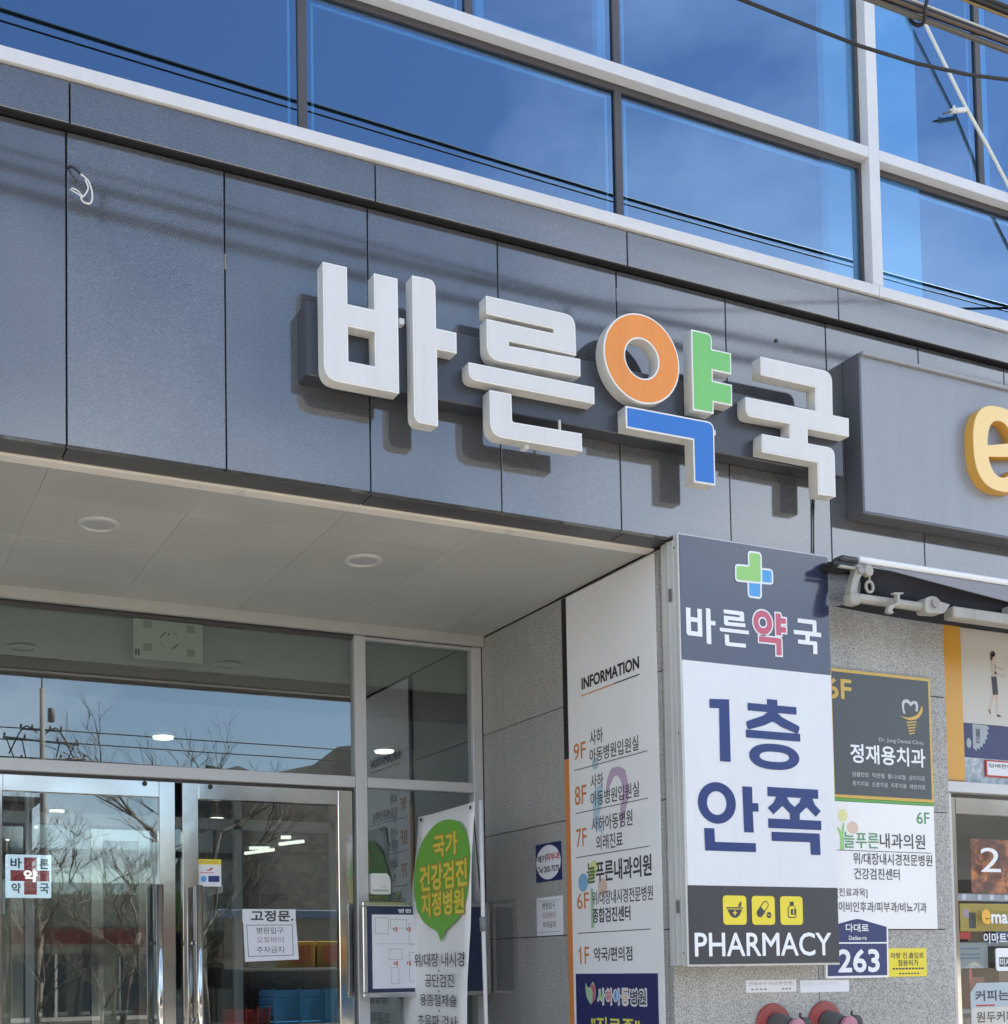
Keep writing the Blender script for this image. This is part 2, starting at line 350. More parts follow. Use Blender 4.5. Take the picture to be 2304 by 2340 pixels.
# soffit over the entrance
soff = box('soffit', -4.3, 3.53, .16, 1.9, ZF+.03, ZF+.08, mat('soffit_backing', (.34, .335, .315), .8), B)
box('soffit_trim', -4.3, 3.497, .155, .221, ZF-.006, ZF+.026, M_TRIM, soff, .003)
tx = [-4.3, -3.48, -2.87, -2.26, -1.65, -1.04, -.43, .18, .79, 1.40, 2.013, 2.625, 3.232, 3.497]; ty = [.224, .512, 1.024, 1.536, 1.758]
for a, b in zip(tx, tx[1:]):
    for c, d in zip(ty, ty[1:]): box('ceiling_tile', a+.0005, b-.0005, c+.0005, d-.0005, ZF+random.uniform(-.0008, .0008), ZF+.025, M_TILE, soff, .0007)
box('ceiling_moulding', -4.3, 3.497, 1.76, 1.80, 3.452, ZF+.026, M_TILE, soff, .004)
# recess left wall
box('recess_wall', -4.39, -4.31, .155, 1.9, 0, 3.5, M_GREY, B)

# grey granite pillar
pil = box('pillar', 3.532, 5.20, .128, 1.9, .0, 3.505, M_JOINT, B)
zr = [0, .015, .60, 1.185, 1.770, 2.356, 2.942, 3.503]
for c, d in zip(zr[1:], zr[2:]):
    for a, b in ((3.5, 4.337), (4.337, 5.222)):
        box('stone_panel', a+(.0 if a == 3.5 else .002), b-.002, .095+random.uniform(-.0008, .0008), .126, c+.002, d-.002, M_GREY, pil, .0015)
    for a, b in ((.128, .95), (.95, 1.80)):
        box('stone_panel', 3.5+random.uniform(-.0008, .0008), 3.53, a+.002, b-.002, c+.002, d-.002, M_GREY, pil, .0015)
    box('stone_panel', 5.202, 5.222, .128, .3, c+.002, d-.002, M_GREY, pil, .0015)

# entrance glazing
def fr(name, x0, x1, z0, z1, y0=1.80, y1=1.87, m=None, p=B, bev=.003): return box(name, x0, x1, y0, y1, z0, z1, m or M_FRAME, p, bev)
fr('frame_post', 2.703, 2.770, 0, 3.452); fr('frame_post', 3.436, 3.497, 0, 3.452); fr('frame_post', .665, .735, 0, 3.452); fr('frame_post', -4.3, -4.23, 0, 3.452)
fr('frame_rail', .737, 2.701, 2.606, 2.668); fr('frame_rail', 2.772, 3.434, 2.610, 2.666); fr('frame_rail', -4.228, .663, 2.606, 2.668)
fr('frame_head', .737, 2.701, 3.434, 3.452, 1.815, 1.86, M_DARKFR, B, 0)
fr('frame_head', 2.772, 3.434, 3.436, 3.452, 1.815, 1.86, M_FRAME, B, 0)
for (a, b, c, d) in ((.735, 2.703, 2.668, 3.434), (2.77, 3.436, 2.666, 3.436), (2.77, 3.436, .1, 2.61), (-4.23, .665, .1, 2.606), (-4.23, .665, 2.668, 3.45)):
    box('fixed_window', a, b, 1.832, 1.838, c, d, M_GLASS, B)
fr('frame_rail', 2.772, 3.434, 0, .1); fr('frame_rail', -4.228, .663, 0, .1)
box('door_gap', .737, 2.701, 1.83, 1.85, 2.588, 2.605, M_DARKFR, B)
def door(x0, x1, hx, y=1.806, t=.045, top=2.588, handle=True, st=.086):
    d = box('door', x0+st, x1-st, y+.02, y+.026, .14, top-.083, M_GLASS, B)
    for (a, b, c, e) in ((x0, x0+st, .02, top), (x1-st, x1, .02, top), (x0+st, x1-st, top-.083, top), (x0+st, x1-st, .02, .14)):
        box('door_rail', a+.0005, b-.0005, y, y+t, c, e, M_STEEL, d, .003)
    if handle:
        tube('handle', [(hx, y-.085, .85), (hx, y-.085, 2.05)], .019, M_STEEL, d, 14)
        for z in (1.36, 1.757, 1.0):
            tube('handle_post', [(hx, y-.085, z), (hx, y+.001, z)], .011, M_STEEL, d, 10)
        cyl('pivot', ((x1-.16) if hx > (x0+x1)/2 else (x0+.15), y-.001, top-.016), (0, -1, 0), .013, .004, M_RUBBER, d, 14)
    return d
door(.742, 1.690, 1.585); door(1.727, 2.682, 1.790)
door(.80, 1.25, 0, 4.0, handle=False); door(1.692, 2.10, 0, 4.0, handle=False)
for a in (1.26, 2.12, 2.70, 3.44, .70): fr('inner_post', a, a+.06, 0, 3.0, 4.0, 4.06)
fr('inner_rail', .76, 3.5, 2.61, 2.69, 4.0, 4.06)
for a, b in ((2.18, 2.70), (2.76, 3.44), (1.32, 1.69)): box('inner_window', a, b, 4.03, 4.036, .1, 2.61, M_GLASS, B)
# lobby shell
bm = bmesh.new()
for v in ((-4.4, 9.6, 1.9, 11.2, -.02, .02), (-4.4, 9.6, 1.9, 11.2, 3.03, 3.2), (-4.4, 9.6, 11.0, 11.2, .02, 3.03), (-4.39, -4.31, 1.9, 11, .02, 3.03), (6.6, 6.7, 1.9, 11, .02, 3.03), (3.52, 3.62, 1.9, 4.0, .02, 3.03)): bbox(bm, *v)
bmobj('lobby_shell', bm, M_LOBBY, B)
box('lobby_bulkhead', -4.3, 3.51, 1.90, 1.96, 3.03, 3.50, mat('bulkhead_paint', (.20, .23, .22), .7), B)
box('lobby_counter', .2, 3.3, 8.6, 9.2, .02, 1.1, mat('counter_wood', (.28, .2, .13), .5), B, .01)
box('lobby_back_panel', -1.5, 5.8, 10.8, 10.95, .05, 2.6, mat('lobby_wall_panel', (.10, .12, .14), .5), B)

# convenience-store front to the right of the pillar
Y2 = .22
box('shop_head', 5.224, 9.6, .02, .30, 3.395, 3.503, mat('shop_head_cream', (.55, .54, .50), .5), B, .004)
box('shop_soffit_strip', 5.224, 9.6, .03, .20, 3.365, 3.393, mat('shop_head_cream'), B, .004)
M_ORP = mat('orange_shop_trim', (.66, .34, .05), .35)
box('shop_trim', 5.224, 5.472, Y2-.012, Y2+.04, 2.545, 3.364, M_ORP, B, .003)
fr('shop_rail', 5.224, 9.6, 2.483, 2.540, Y2-.03, Y2+.05)
box('shop_backing', 5.474, 9.6, Y2+.03, Y2+.06, 2.545, 3.364, mat('shop_backing_grey', (.25, .26, .28), .6), B)
M_CLEAR = glass('clear_door_glass', .03, (1, 1, 1), (.88, .90, .90))
sd = box('shop_door', 5.405, 6.35, Y2+.02, Y2+.026, .12, 2.375, M_CLEAR, B)
for (a, b, c, e) in ((5.372, 5.405, .02, 2.462), (6.35, 6.39, .02, 2.462), (5.405, 6.35, 2.375, 2.462), (5.405, 6.35, .02, .12)):
    box('door_rail', a, b, Y2, Y2+.045, c, e, M_STEEL, sd, .003)
fr('shop_jamb', 5.224, 5.368, 0, 2.482, Y2-.01, Y2+.05, M_FRAME)
fr('shop_window_post', 6.395, 6.46, 0, 2.482, Y2-.01, Y2+.05, M_FRAME); box('shop_window', 6.46, 9.6, Y2+.02, Y2+.026, .1, 2.48, M_GLASS, B)
bm = bmesh.new()
for v in ((5.25, 9.6, .3, 1.88, -.01, .03), (5.25, 9.6, .3, 1.88, 2.95, 3.0), (5.25, 9.6, 1.80, 1.88, .03, 2.95)): bbox(bm, *v)
bbox(bm, 5.41, 9.6, .95, .98, 2.1, 2.9); bmobj('shop_interior', bm, mat('shop_interior_paint', (.22, .22, .225), .7), B)

# ------------------------------------------------------------------ fascia letter sign
SG = thing('letter_sign', 'pharmacy letter sign of white, orange, green and blue raised Hangul letters on dark rail', 'sign', (3.05, -.05, 3.7))
R_ = .06
GLY = {  # strokes of each letter: list of (loops, colour key)
 'ba': [([rounded([(1.756, 4.310), (1.856, 4.310), (1.856, 4.165), (1.970, 4.165), (1.970, 4.311), (2.071, 4.311), (2.071, 3.852), (1.756, 3.852, .062)]), rect(1.857, 1.970, 3.940, 4.078)], 'w'),
        ([rounded([(2.135, 4.338), (2.237, 4.340, .035), (2.237, 4.144), (2.328, 4.144), (2.328, 4.060), (2.239, 4.060), (2.239, 3.749), (2.135, 3.749, .035)])], 'w')],
 'reun': [([rounded([(2.467, 4.325), (2.890, 4.327, .05), (2.892, 4.158), (2.569, 4.156), (2.569, 4.137), (2.912, 4.146), (2.911, 4.072), (2.467, 4.064, .06), (2.467, 4.229), (2.785, 4.231), (2.785, 4.250), (2.467, 4.250)])], 'w'),
          ([rounded([(2.381, 4.034), (2.978, 4.037), (2.978, 3.966), (2.381, 3.964, .035)])], 'w'),
          ([rounded([(2.475, 3.937), (2.576, 3.938), (2.577, 3.822, .012), (2.911, 3.828), (2.911, 3.753), (2.475, 3.749, .06)])], 'w')],
 'yak': [([circle(3.225, 4.206, .196, .196, 56), circle(3.224, 4.206, .086, .086, 40)], 'o'),
         ([rounded([(3.490, 4.387), (3.601, 4.389, .03), (3.601, 4.320), (3.706, 4.321), (3.704, 4.224), (3.601, 4.224), (3.601, 4.177), (3.706, 4.178), (3.704, 4.082), (3.602, 4.081), (3.600, 4.029), (3.488, 4.027)])], 'g'),
         ([rounded([(3.135, 3.985), (3.601, 3.990, .04), (3.599, 3.708), (3.485, 3.706), (3.485, 3.893), (3.135, 3.890)])], 'b')],
 'guk': [([rounded([(3.872, 4.337), (4.290, 4.342, .05), (4.287, 4.138), (4.384, 4.139), (4.382, 4.052), (4.134, 4.049), (4.133, 3.981), (4.292, 3.983, .04), (4.290, 3.755), (4.185, 3.752), (4.187, 3.900), (3.864, 3.899), (3.868, 3.982), (4.027, 3.985), (4.028, 4.055), (3.781, 4.050, .035), (3.781, 4.136), (4.185, 4.141), (4.187, 4.251), (3.871, 4.253)])], 'w')]}
FACE = {'w': M_WHITE, 'o': M_ORANGE, 'g': M_GREEN, 'b': M_BLUE}
rw = box('raceway', 1.712, 4.405, -.089, -.002, 3.890, 4.182, M_RACE, SG, .004)
box('raceway_cap', 1.7085, 1.7115, -.086, -.004, 3.894, 4.178, M_RACE, rw)
for x, z in ((1.4145, 4.335), (3.211, 4.58)): box('sealant_smear', x-.0015, x+.0025, -.0015, .004, z-.05, z+.012, mat('pale_sealant', (.32, .31, .30), .7), fas, .0008)
for k_, strokes in GLY.items():
    for loops, col in strokes:
        st = shape('letter_stroke', loops, 'F', -.092, .056, M_CREAM, SG)
        shape('face_rim', loops, 'F', -.148, .003, mat('letter_rim_white', (.86, .85, .84), .4), st)
        shape('face', loops, 'F', -.151, .0022, FACE[col], st, offset=-.0055 if col == 'w' else -.0075)
tube('hanger_rod', [(2.836, -.10, 3.893), (2.836, -.10, 3.82)], .006, M_WHITEC, SG)
for x, z in ((2.10, 4.16), (2.29, 4.147), (2.66, 3.748), (3.62, 3.96)):
    box('bracket', x-.012, x+.012, -.125, -.09, z-.012, z+.012, M_ALU, SG, .002)
tube('cable', [(4.292, -.006, 3.80), (4.288, -.006, 3.64), (4.284, -.006, 3.53)], .0026, M_RUBBER, SG)
tube('cable', [(4.300, -.006, 3.80), (4.293, -.006, 3.70), (4.287, -.006, 3.53)], .0022, M_RUBBER, SG)

# ------------------------------------------------------------------ grey box sign of the shop next door
ES = thing('box_sign', 'long grey metal box sign carrying a yellow raised letter e', 'sign', (6.4, -.05, 3.73))
M_ESB = mat('blue_grey_sign_metal', (.27, .295, .345), .34, spec=.6, blotch=.06, streak=.08)
box('sign_face', 4.520, 8.4, -.100, -.096, 3.738, 4.486, M_ESB, ES, .001)
M_ESF = mat('dark_sign_return', (.10, .105, .12), .45)
box('sign_return', 4.505, 4.519, -.103, -.001, 3.724, 4.498, M_ESF, ES, .002)
box('sign_return', 4.5195, 8.4, -.103, -.001, 3.724, 3.737, M_ESF, ES, .002)
box('sign_return', 4.5195, 8.4, -.118, -.001, 4.487, 4.506, mat('sign_cap_metal', (.30, .31, .33), .4), ES, .002)
def e_letter(cx, cz, w_, h_, th):
    rx, rz = w_/2, h_/2; n = 44
    def sup(t, a, b, p=2.6): return (cx+a*abs(math.cos(t))**(2/p)*(1 if math.cos(t) >= 0 else -1), cz+b*abs(math.sin(t))**(2/p)*(1 if math.sin(t) >= 0 else -1))
    out = []
    a_end = math.radians(-42)
    # outer from lower-right terminal clockwise round to the bar
    for k in range(n+1): out.append(sup(a_end-(2*math.pi+a_end+math.radians(8))*k/n if False else a_end-(math.radians(360-42+4))*k/n, rx, rz))
    out += [(cx+rx*.99, cz-.012), (cx-rx+th*1.02, cz-.052)]
    ins = []
    for k in range(n//2+1):
        t = math.radians(187)+(math.radians(322)-math.radians(187))*k/(n//2); ins.append(sup(t, rx-th, rz-th*.74, 2.3))
    out += ins
    hole = [(cx-rx+th, cz+.006)]+[sup(math.radians(172)-math.radians(162)*k/18, rx-th, rz-th*.74, 2.3) for k in range(19)]+[(cx+rx-th, cz+.046)]
    return [out, hole]
el = e_letter(5.372, 4.148, .375, .43, .098)
eb = shape('letter', el, 'F', -.1005, .05, mat('amber_letter_side', (.68, .36, .07), .4), ES); shape('letter_face', el, 'F', -.1505, .003, mat('amber_letter_face', (.92, .66, .30), .4), eb, offset=-.001)

# ------------------------------------------------------------------ projecting light-box sign on the pillar
LB = thing('lightbox_sign', 'tall upright lightbox sign with charcoal top, navy Hangul on white and PHARMACY below', 'sign', (3.9, .03, 1.6))
X0, X1, Z0, Z1, YF = 3.477, 4.343, 1.600, 3.522, -.040
M_LBS = mat('lightbox_side_aluminium', (.62, .63, .62), .4, metal=.15, blotch=.08, streak=.2)
box('cabinet', X0+.003, X1-.003, .0, .093, Z0+.003, 3.503, M_LBS, LB, .004)
box('cabinet_front', X0, X1, YF+.004, -.003, Z0, Z1, M_LBS, LB, .003)
box('side_rib', X0-.003, X0+.004, .035, .045, Z0+.01, 3.50, mat('lightbox_rib', (.50, .51, .50), .4), LB)
yf = YF+.0035
a0, a1 = X0+.008, X1-.006
box('face_panel', a0, a1, YF+.001, YF+.0045, 2.953, Z1-.009, M_CHAR, LB); box('face_panel', a0, a1, YF+.001, YF+.0045, 1.957, 2.9525, M_BOXW, LB); box('face_panel', a0, a1, YF+.001, YF+.0045, Z0+.010, 1.9565, M_CHAR2, LB)
yp = YF-.0008
# cross emblem
M_EW = mat('emblem_white', (.82, .84, .88), .4)
gcr = [(3.862, 3.486, .022), (3.943, 3.487, .022), (3.943, 3.340, .022), (3.786, 3.334, .022), (3.787, 3.416, .022), (3.862, 3.419, .004)]
bcr = [(3.930, 3.415, .006), (4.008, 3.417, .022), (4.008, 3.344, .02), (3.940, 3.341, .004), (3.938, 3.270, .02), (3.857, 3.269, .02), (3.857, 3.345, .006)]
shape('emblem', [rounded(bcr)], 'F', yp, 0, M_EW, LB, offset=.0); shape('emblem', [rounded(bcr)], 'F', yp-.0006, 0, M_SKYB, LB, offset=-.009)
shape('emblem', [rounded(gcr)], 'F', yp-.0012, 0, M_EW, LB, offset=.0); shape('emblem', [rounded(gcr)], 'F', yp-.0018, 0, M_LGREEN, LB, offset=-.009)
def small_word(key, a0, a1, b0, b1, m, off=0, y=None, dy=0):
    pts = [p for loops, c in GLY[key] for lp in loops for p in lp]
    mx_, nx_ = max(p[0] for p in pts), min(p[0] for p in pts); mz, nz_ = max(p[1] for p in pts), min(p[1] for p in pts)
    for loops, c in GLY[key]:
        L2 = [[(a0+(p[0]-nx_)/(mx_-nx_)*(a1-a0), b0+(p[1]-nz_)/(mz-nz_)*(b1-b0)) for p in lp] for lp in loops]
        shape('lettering', L2, 'F', (yp if y is None else y)-dy, 0, m, LB, offset=off)
small_word('ba', 3.508, 3.673, 3.033, 3.198, M_EW, -.002); small_word('reun', 3.692, 3.860, 3.034, 3.203, M_EW, -.002); small_word('guk', 4.117, 4.286, 3.042, 3.206, M_EW, -.002)
small_word('yak', 3.884, 4.076, 3.018, 3.219, M_EW, .006); small_word('yak', 3.884, 4.076, 3.018, 3.219, M_PINK, -.001, dy=.0006)
shape('lettering', [[(3.627, 2.788), (3.736, 2.794), (3.736, 2.512), (3.677, 2.512), (3.679, 2.750), (3.627, 2.748)]], 'F', yp, 0, M_NAVYT, LB)

def strokes(polys):
    for lp in polys: shape('lettering', lp if isinstance(lp[0], list) else [lp], 'F', yp, 0, M_NAVYT, LB)
cu_ = lambda L_: [(3.826+.314*u, z) for u, z in L_]
strokes([cu_([(.40, 2.787), (.59, 2.787), (.59, 2.812), (.40, 2.812)]), cu_([(.045, 2.752), (.945, 2.752), (.945, 2.7865), (.045, 2.7865)]),
         rounded([(*p, .012) for p in cu_([(.40, 2.7515), (.60, 2.7515), (.66, 2.735), (1.0, 2.698), (.96, 2.662), (.66, 2.688), (.5, 2.712), (.34, 2.69), (.04, 2.664), (0, 2.700), (.33, 2.735)])]),
         cu_([(0, 2.628), (1, 2.628), (1, 2.664), (0, 2.664)]),
         [[(3.986+.145*abs(math.cos(t))**.8*(1 if math.cos(t) > 0 else -1), 2.549+.059*math.sin(t)) for t in [k*math.pi/24 for k in range(48)]], [(3.986+.086*abs(math.cos(t))**.7*(1 if math.cos(t) > 0 else -1), 2.549+.023*math.sin(t)) for t in [k*math.pi/24 for k in range(48)]]]])
an = lambda L_: [(3.549+(x-305)*.000735, 2.417-(y-145)*.000585) for x, y in L_]
strokes([[circle(3.6537, 2.3245, .1047, .0926), circle(3.6525, 2.3240, .054, .053)], an([(643, 165), (718, 165), (718, 290), (763, 290), (763, 355), (718, 355), (722, 518), (648, 518)]), an([(347, 498), (422, 498), (425, 600), (735, 600), (735, 668), (350, 668)])])
jj = lambda L_: [(3.936+(x-815)*.000766, 2.413-(y-180)*.0006) for x, y in L_]
strokes([jj([(820, 185), (1208, 185), (1208, 256), (820, 256)]), jj([(885, 257), (934, 257), (914, 300), (930, 325), (860, 393), (818, 345), (862, 305)]), jj([(1162, 257), (1111, 257), (1131, 300), (1115, 325), (1185, 395), (1224, 350), (1182, 305)]),
         jj([(936, 257), (966, 257), (985, 295), (1022, 328), (1058, 295), (1074, 257), (1109, 257), (1129, 300), (1113, 325), (1060, 380), (1060, 424), (985, 424), (985, 380), (932, 325), (916, 300)]), jj([(820, 425), (1225, 425), (1225, 497), (820, 497)]), jj([(842, 525), (1210, 525), (1213, 690), (1138, 690), (1136, 594), (842, 594)])])
for a in (3.671, 3.832, 3.994):
    flat('icon_tile', [rect(a, a+.131, 1.784, 1.914, .02)], 'F', yp, M_YEL, LB)
yi = yp-.0006
flat('icon', [[(3.690, 1.856), (3.782, 1.856), (3.782, 1.862), (3.690, 1.862)]], 'F', yi, M_INK, LB); flat('icon', [[(3.694, 1.852), (3.778, 1.852), (3.762, 1.826), (3.745, 1.815), (3.727, 1.815), (3.710, 1.826)]], 'F', yi, M_INK, LB)
flat('icon', [[(3.754, 1.864), (3.766, 1.886), (3.775, 1.886), (3.770, 1.864)]], 'F', yi, M_INK, LB); flat('icon', [[(3.733, 1.840), (3.733, 1.848), (3.739, 1.848), (3.739, 1.840), (3.747, 1.840), (3.747, 1.834), (3.739, 1.834), (3.739, 1.826), (3.733, 1.826), (3.733, 1.834), (3.725, 1.834), (3.725, 1.840)]], 'F', yi-.0005, M_YEL, LB)
def capsule(cx, cz, L, r, ang, y, m, half=None):
    pts = []
    for k in range(13): t = math.pi/2+math.pi*k/12; pts.append((-L/2+r*math.cos(t), r*math.sin(t)))
    if half: pts += [(0, -r), (0, r)]
    else:
        for k in range(13): t = -math.pi/2+math.pi*k/12; pts.append((L/2+r*math.cos(t), r*math.sin(t)))
    c_, s_ = math.cos(ang), math.sin(ang)
    flat('icon', [[(cx+x*c_-z*s_, cz+x*s_+z*c_) for x, z in pts]], 'F', y, m, LB)
capsule(3.893, 1.855, .050, .018, math.radians(50), yi, M_INK); capsule(3.893, 1.855, .050, .013, math.radians(50), yi-.0005, M_YEL); capsule(3.893, 1.855, .050, .018, math.radians(50), yi-.001, M_INK, True)
flat('icon', [circle(3.928, 1.828, .014)], 'F', yi, M_INK, LB); flat('icon', [[(3.918, 1.832), (3.937, 1.827), (3.937, 1.824), (3.918, 1.829)]], 'F', yi-.0005, M_YEL, LB)
flat('icon', [rounded([(4.036, 1.816, .008), (4.086, 1.816, .008), (4.086, 1.862, .01), (4.073, 1.872), (4.073, 1.890), (4.049, 1.890), (4.049, 1.872), (4.036, 1.862, .01)])], 'F', yi, M_INK, LB)
flat('icon', [rounded([(4.041, 1.821, .006), (4.081, 1.821, .006), (4.081, 1.860, .008), (4.069, 1.870), (4.053, 1.870), (4.041, 1.860, .008)])], 'F', yi-.0005, M_YEL, LB)
flat('icon', [rect(4.054, 4.084, 1.830, 1.856)], 'F', yi-.001, M_INK, LB); flat('icon', [rect(4.066, 4.072, 1.834, 1.852)], 'F', yi-.0015, M_YEL, LB)
text('PHARMACY', 'F', yp, 3.514, 4.287, 1.645, 1.748, M_EW, LB, .014)
for z in (3.255, 1.865):
    box('latch', X0-.006, X0-.003+.001, .012, .030, z-.028, z+.028, mat('latch_grey', (.16, .155, .15), .5), LB, .001)
for y, z in ((-.012, 3.46), (-.012, 2.63), (-.010, 1.66)): cyl('screw', (X0, y, z), (-1, 0, 0), .004, .003, M_INK, LB, 10)

# ------------------------------------------------------------------ directory panel on the side of the pillar
IP = thing('directory_panel', 'white floor directory panel headed INFORMATION with black and orange edge strip', 'sign', (3.49, .53, 1.0))
xp = 3.492
box('board', xp, 3.4985, .157, .896, .95, 3.490, M_PANELW, IP, .001)
box('edge_strip', xp-.002, 3.4985, .897, .937, 2.665, 3.492, M_BLACK, IP, .001); box('edge_strip', xp-.002, 3.4985, .897, .937, .95, 2.664, M_OPR, IP, .001)
x_ = xp-.0008
def it(s, a, b, c, d, m=M_INK, bold=.010, x=x_): return text(s, 'S', x, a, b, c, d, m, IP, bold)
def line(a, b, z, m=M_INK, h=.004): flat('rule_line', [[(a, z-h/2), (b, z-h/2), (b, z+h/2), (a, z+h/2)]], 'S', x_, m, IP)
it('INFORMATION', .764, .288, 2.989, 3.045, M_BLACK, .03); line(.773, .490, 2.959, M_OPR, .006); line(.490, .285, 2.960, M_BLACK, .006)
# faded emblems under the print
flat('faded_emblem', [rounded([(.575, 2.44), (.575, 2.53, .08), (.474, 2.585, .09), (.385, 2.50, .08), (.392, 2.40), (.47, 2.23, .05), (.46, 2.36), (.437, 2.43), (.45, 2.50, .04), (.50, 2.525, .03), (.545, 2.47, .03)])], 'S', x_+.0003, M_PALEV, IP)
flat('faded_emblem', [circle(.663, 2.60, .028, .03)], 'S', x_+.0003, M_PALEB, IP); flat('faded_emblem', [rounded([(.69, 2.47, .04), (.60, 2.50, .03), (.61, 2.40, .03), (.645, 2.33, .03), (.60, 2.24), (.69, 2.30, .05)])], 'S', x_+.0003, M_PALEB, IP)
it('9F', .850, .742, 2.645, 2.728, M_OPR, .006); it('사하', .704, .592, 2.695, 2.770); it('아동병원입원실', .708, .306, 2.610, 2.680); line(.847, .240, 2.595)
it('8F', .848, .745, 2.418, 2.512, M_OPR, .006); it('사하', .704, .596, 2.480, 2.550); it('아동병원입원실', .708, .310, 2.394, 2.464); line(.844, .241, 2.377)
it('7F', .842, .752, 2.206, 2.296, M_OPR, .006); it('사하아동병원', .704, .366, 2.266, 2.340); it('외래진료', .668, .448, 2.174, 2.246); line(.846, .243, 2.155)
flat('faded_emblem', [circle(.790, 2.026, .043, .046)], 'S', x_+.0003, mat('mid_blue_print', (.22, .42, .64), .45), IP); flat('faded_emblem', [circle(.622, 1.992, .041, .044)], 'S', x_+.0003, M_PALEO, IP); flat('faded_emblem', [circle(.693, 2.093, .034, .036)], 'S', x_+.0003, M_PALEY, IP)
flat('faded_emblem', [[(.727, 1.995), (.703, 1.99), (.700, 1.797), (.726, 1.797)]], 'S', x_+.0002, M_PALEG, IP)
it('늘', .752, .682, 2.020, 2.116, mat('olive_print', (.14, .20, .05), .5), .03); it('푸른내과의원', .676, .229, 2.020, 2.118, M_INK, .022)
it('6F', .848, .742, 1.895, 1.975, M_OPR, .006); it('위/대장내시경전문병원', .713, .222, 1.908, 1.975); it('종합검진센터', .712, .400, 1.822, 1.892, M_INK, .02); line(.847, .246, 1.775)
it('1F', .830, .752, 1.622, 1.706, M_OPR, .006); flat('lettering', [[(.846, 1.684), (.826, 1.706), (.826, 1.693), (.846, 1.674)]], 'S', x_-.0005, M_OPR, IP); it('약국/편의점', .708, .392, 1.633, 1.700, M_INK, .016)
box('navy_poster', xp-.0015, xp-.0002, .200, .874, 1.0, 1.573, M_NAVY, IP)
xn = xp-.0024
flat('emblem', [rounded([(.787, 1.53), (.76, 1.50, .01), (.745, 1.51), (.72, 1.54, .02), (.694, 1.50, .03), (.70, 1.45, .02), (.742, 1.420), (.785, 1.46, .03)])], 'S', xn, M_PALEG, IP); flat('emblem', [rounded([(.745, 1.51), (.715, 1.525, .01), (.697, 1.49, .02), (.705, 1.45, .01), (.735, 1.425), (.72, 1.48, .01)])], 'S', xn-.0004, M_PINK, IP)
for s, a, b, m in (('사', .682, .622, M_LGREEN), ('하', .612, .556, M_PINK), ('아', .546, .494, M_SKYB), ('동', .482, .425, M_PALEO), ('병원', .415, .287, M_PANELW)):
    it(s, a, b, 1.424, 1.500, mat('white_outline_print', (.75, .75, .78), .5), .075, xn); it(s, a-.004, b+.004, 1.429, 1.495, m if s != '병원' else M_INK, .02, xn-.0005)
it("''진료중''", .74, .345, 1.275, 1.362, mat('pale_yellow_lettering', (.75, .68, .12), .5), .02, xn)

# ------------------------------------------------------------------ stickers on the pillar side
s1 = tag(box('wall_sticker', 3.4965, 3.4988, .993, 1.244, 2.056, 2.256, M_NAVY), 'square navy sticker with white disc and red Hangul on granite beside directory panel', 'sticker')
flat('disc', [circle(1.1185, 2.156, .120, .090)], 'S', 3.4958, M_PAPER, s1)
for s, a, b, c, d, m in (('메키', 1.222, 1.143, 2.157, 2.196, M_INK), ('피부과', 1.138, 1.008, 2.162, 2.202, M_RED), ('Tel 202-7575', 1.222, 1.015, 2.105, 2.135, M_INK)): text(s, 'S', 3.4952, a, b, c, d, m, s1, .02)
s2 = tag(box('wall_notice', 3.4965, 3.4988, .991, 1.245, 1.773, 1.975, M_PAPER), 'small white paper notice taped to granite under the navy sticker', 'notice')
for s, c, m in (('병원입구', 1.912, M_INK), ('오토바이', 1.862, mat('mauve_print', (.36, .18, .26), .5)), ('주차금지', 1.812, M_INK)): text(s, 'S', 3.4958, 1.185, 1.06, c, c+.034, m, s2, .004)
flat('rule_line', [[(1.23, 1.955), (1.01, 1.955), (1.01, 1.9535), (1.23, 1.9535)]], 'S', 3.4958, M_INK, s2); flat('rule_line', [[(1.23, 1.793), (1.01, 1.793), (1.01, 1.7915), (1.23, 1.7915)]], 'S', 3.4958, M_INK, s2)
ah = tag(box('acrylic_holder', 3.470, 3.4985, 1.45, 1.75, 1.47, 1.985, glass('clear_acrylic', .10, (1, 1, 1), (.93, .94, .94))), 'empty clear acrylic sheet holder on granite wall beside framed board', 'holder')

# ------------------------------------------------------------------ signs on the pillar front
DS = thing('clinic_sign', 'charcoal dental clinic sign with gold border and tooth emblem on granite pillar', 'sign', (4.78, .085, 2.39))
box('board', 4.442, 5.100, .080, .0935, 2.400, 3.026, M_GOLD, DS, .001); box('inner_board', 4.457, 5.084, .0785, .0798, 2.416, 3.010, M_SLATE, DS)
yd = .0776
text('6F', 'F', yd, 4.42, 4.575, 2.880, 2.975, M_GOLD, DS, .02)
M_SIL = mat('silver_print', (.55, .56, .58), .4)
flat('tooth_emblem', [rounded([(4.900, 2.87, .03), (4.905, 2.905, .025), (4.945, 2.91, .015), (4.962, 2.895), (4.99, 2.91, .02), (5.015, 2.89, .02), (5.005, 2.85), (4.992, 2.855), (4.997, 2.885, .012), (4.985, 2.893, .01), (4.962, 2.875), (4.94, 2.893, .012), (4.918, 2.89, .012), (4.916, 2.86, .01), (4.925, 2.835), (4.910, 2.838)])], 'F', yd, M_SIL, DS)
flat('tooth_emblem', [rounded([(4.885, 2.822), (4.95, 2.815, .03), (5.01, 2.84, .02), (5.035, 2.885), (5.045, 2.86, .02), (5.01, 2.815, .03), (4.95, 2.802, .03)])], 'F', yd-.0004, M_GOLD, DS)
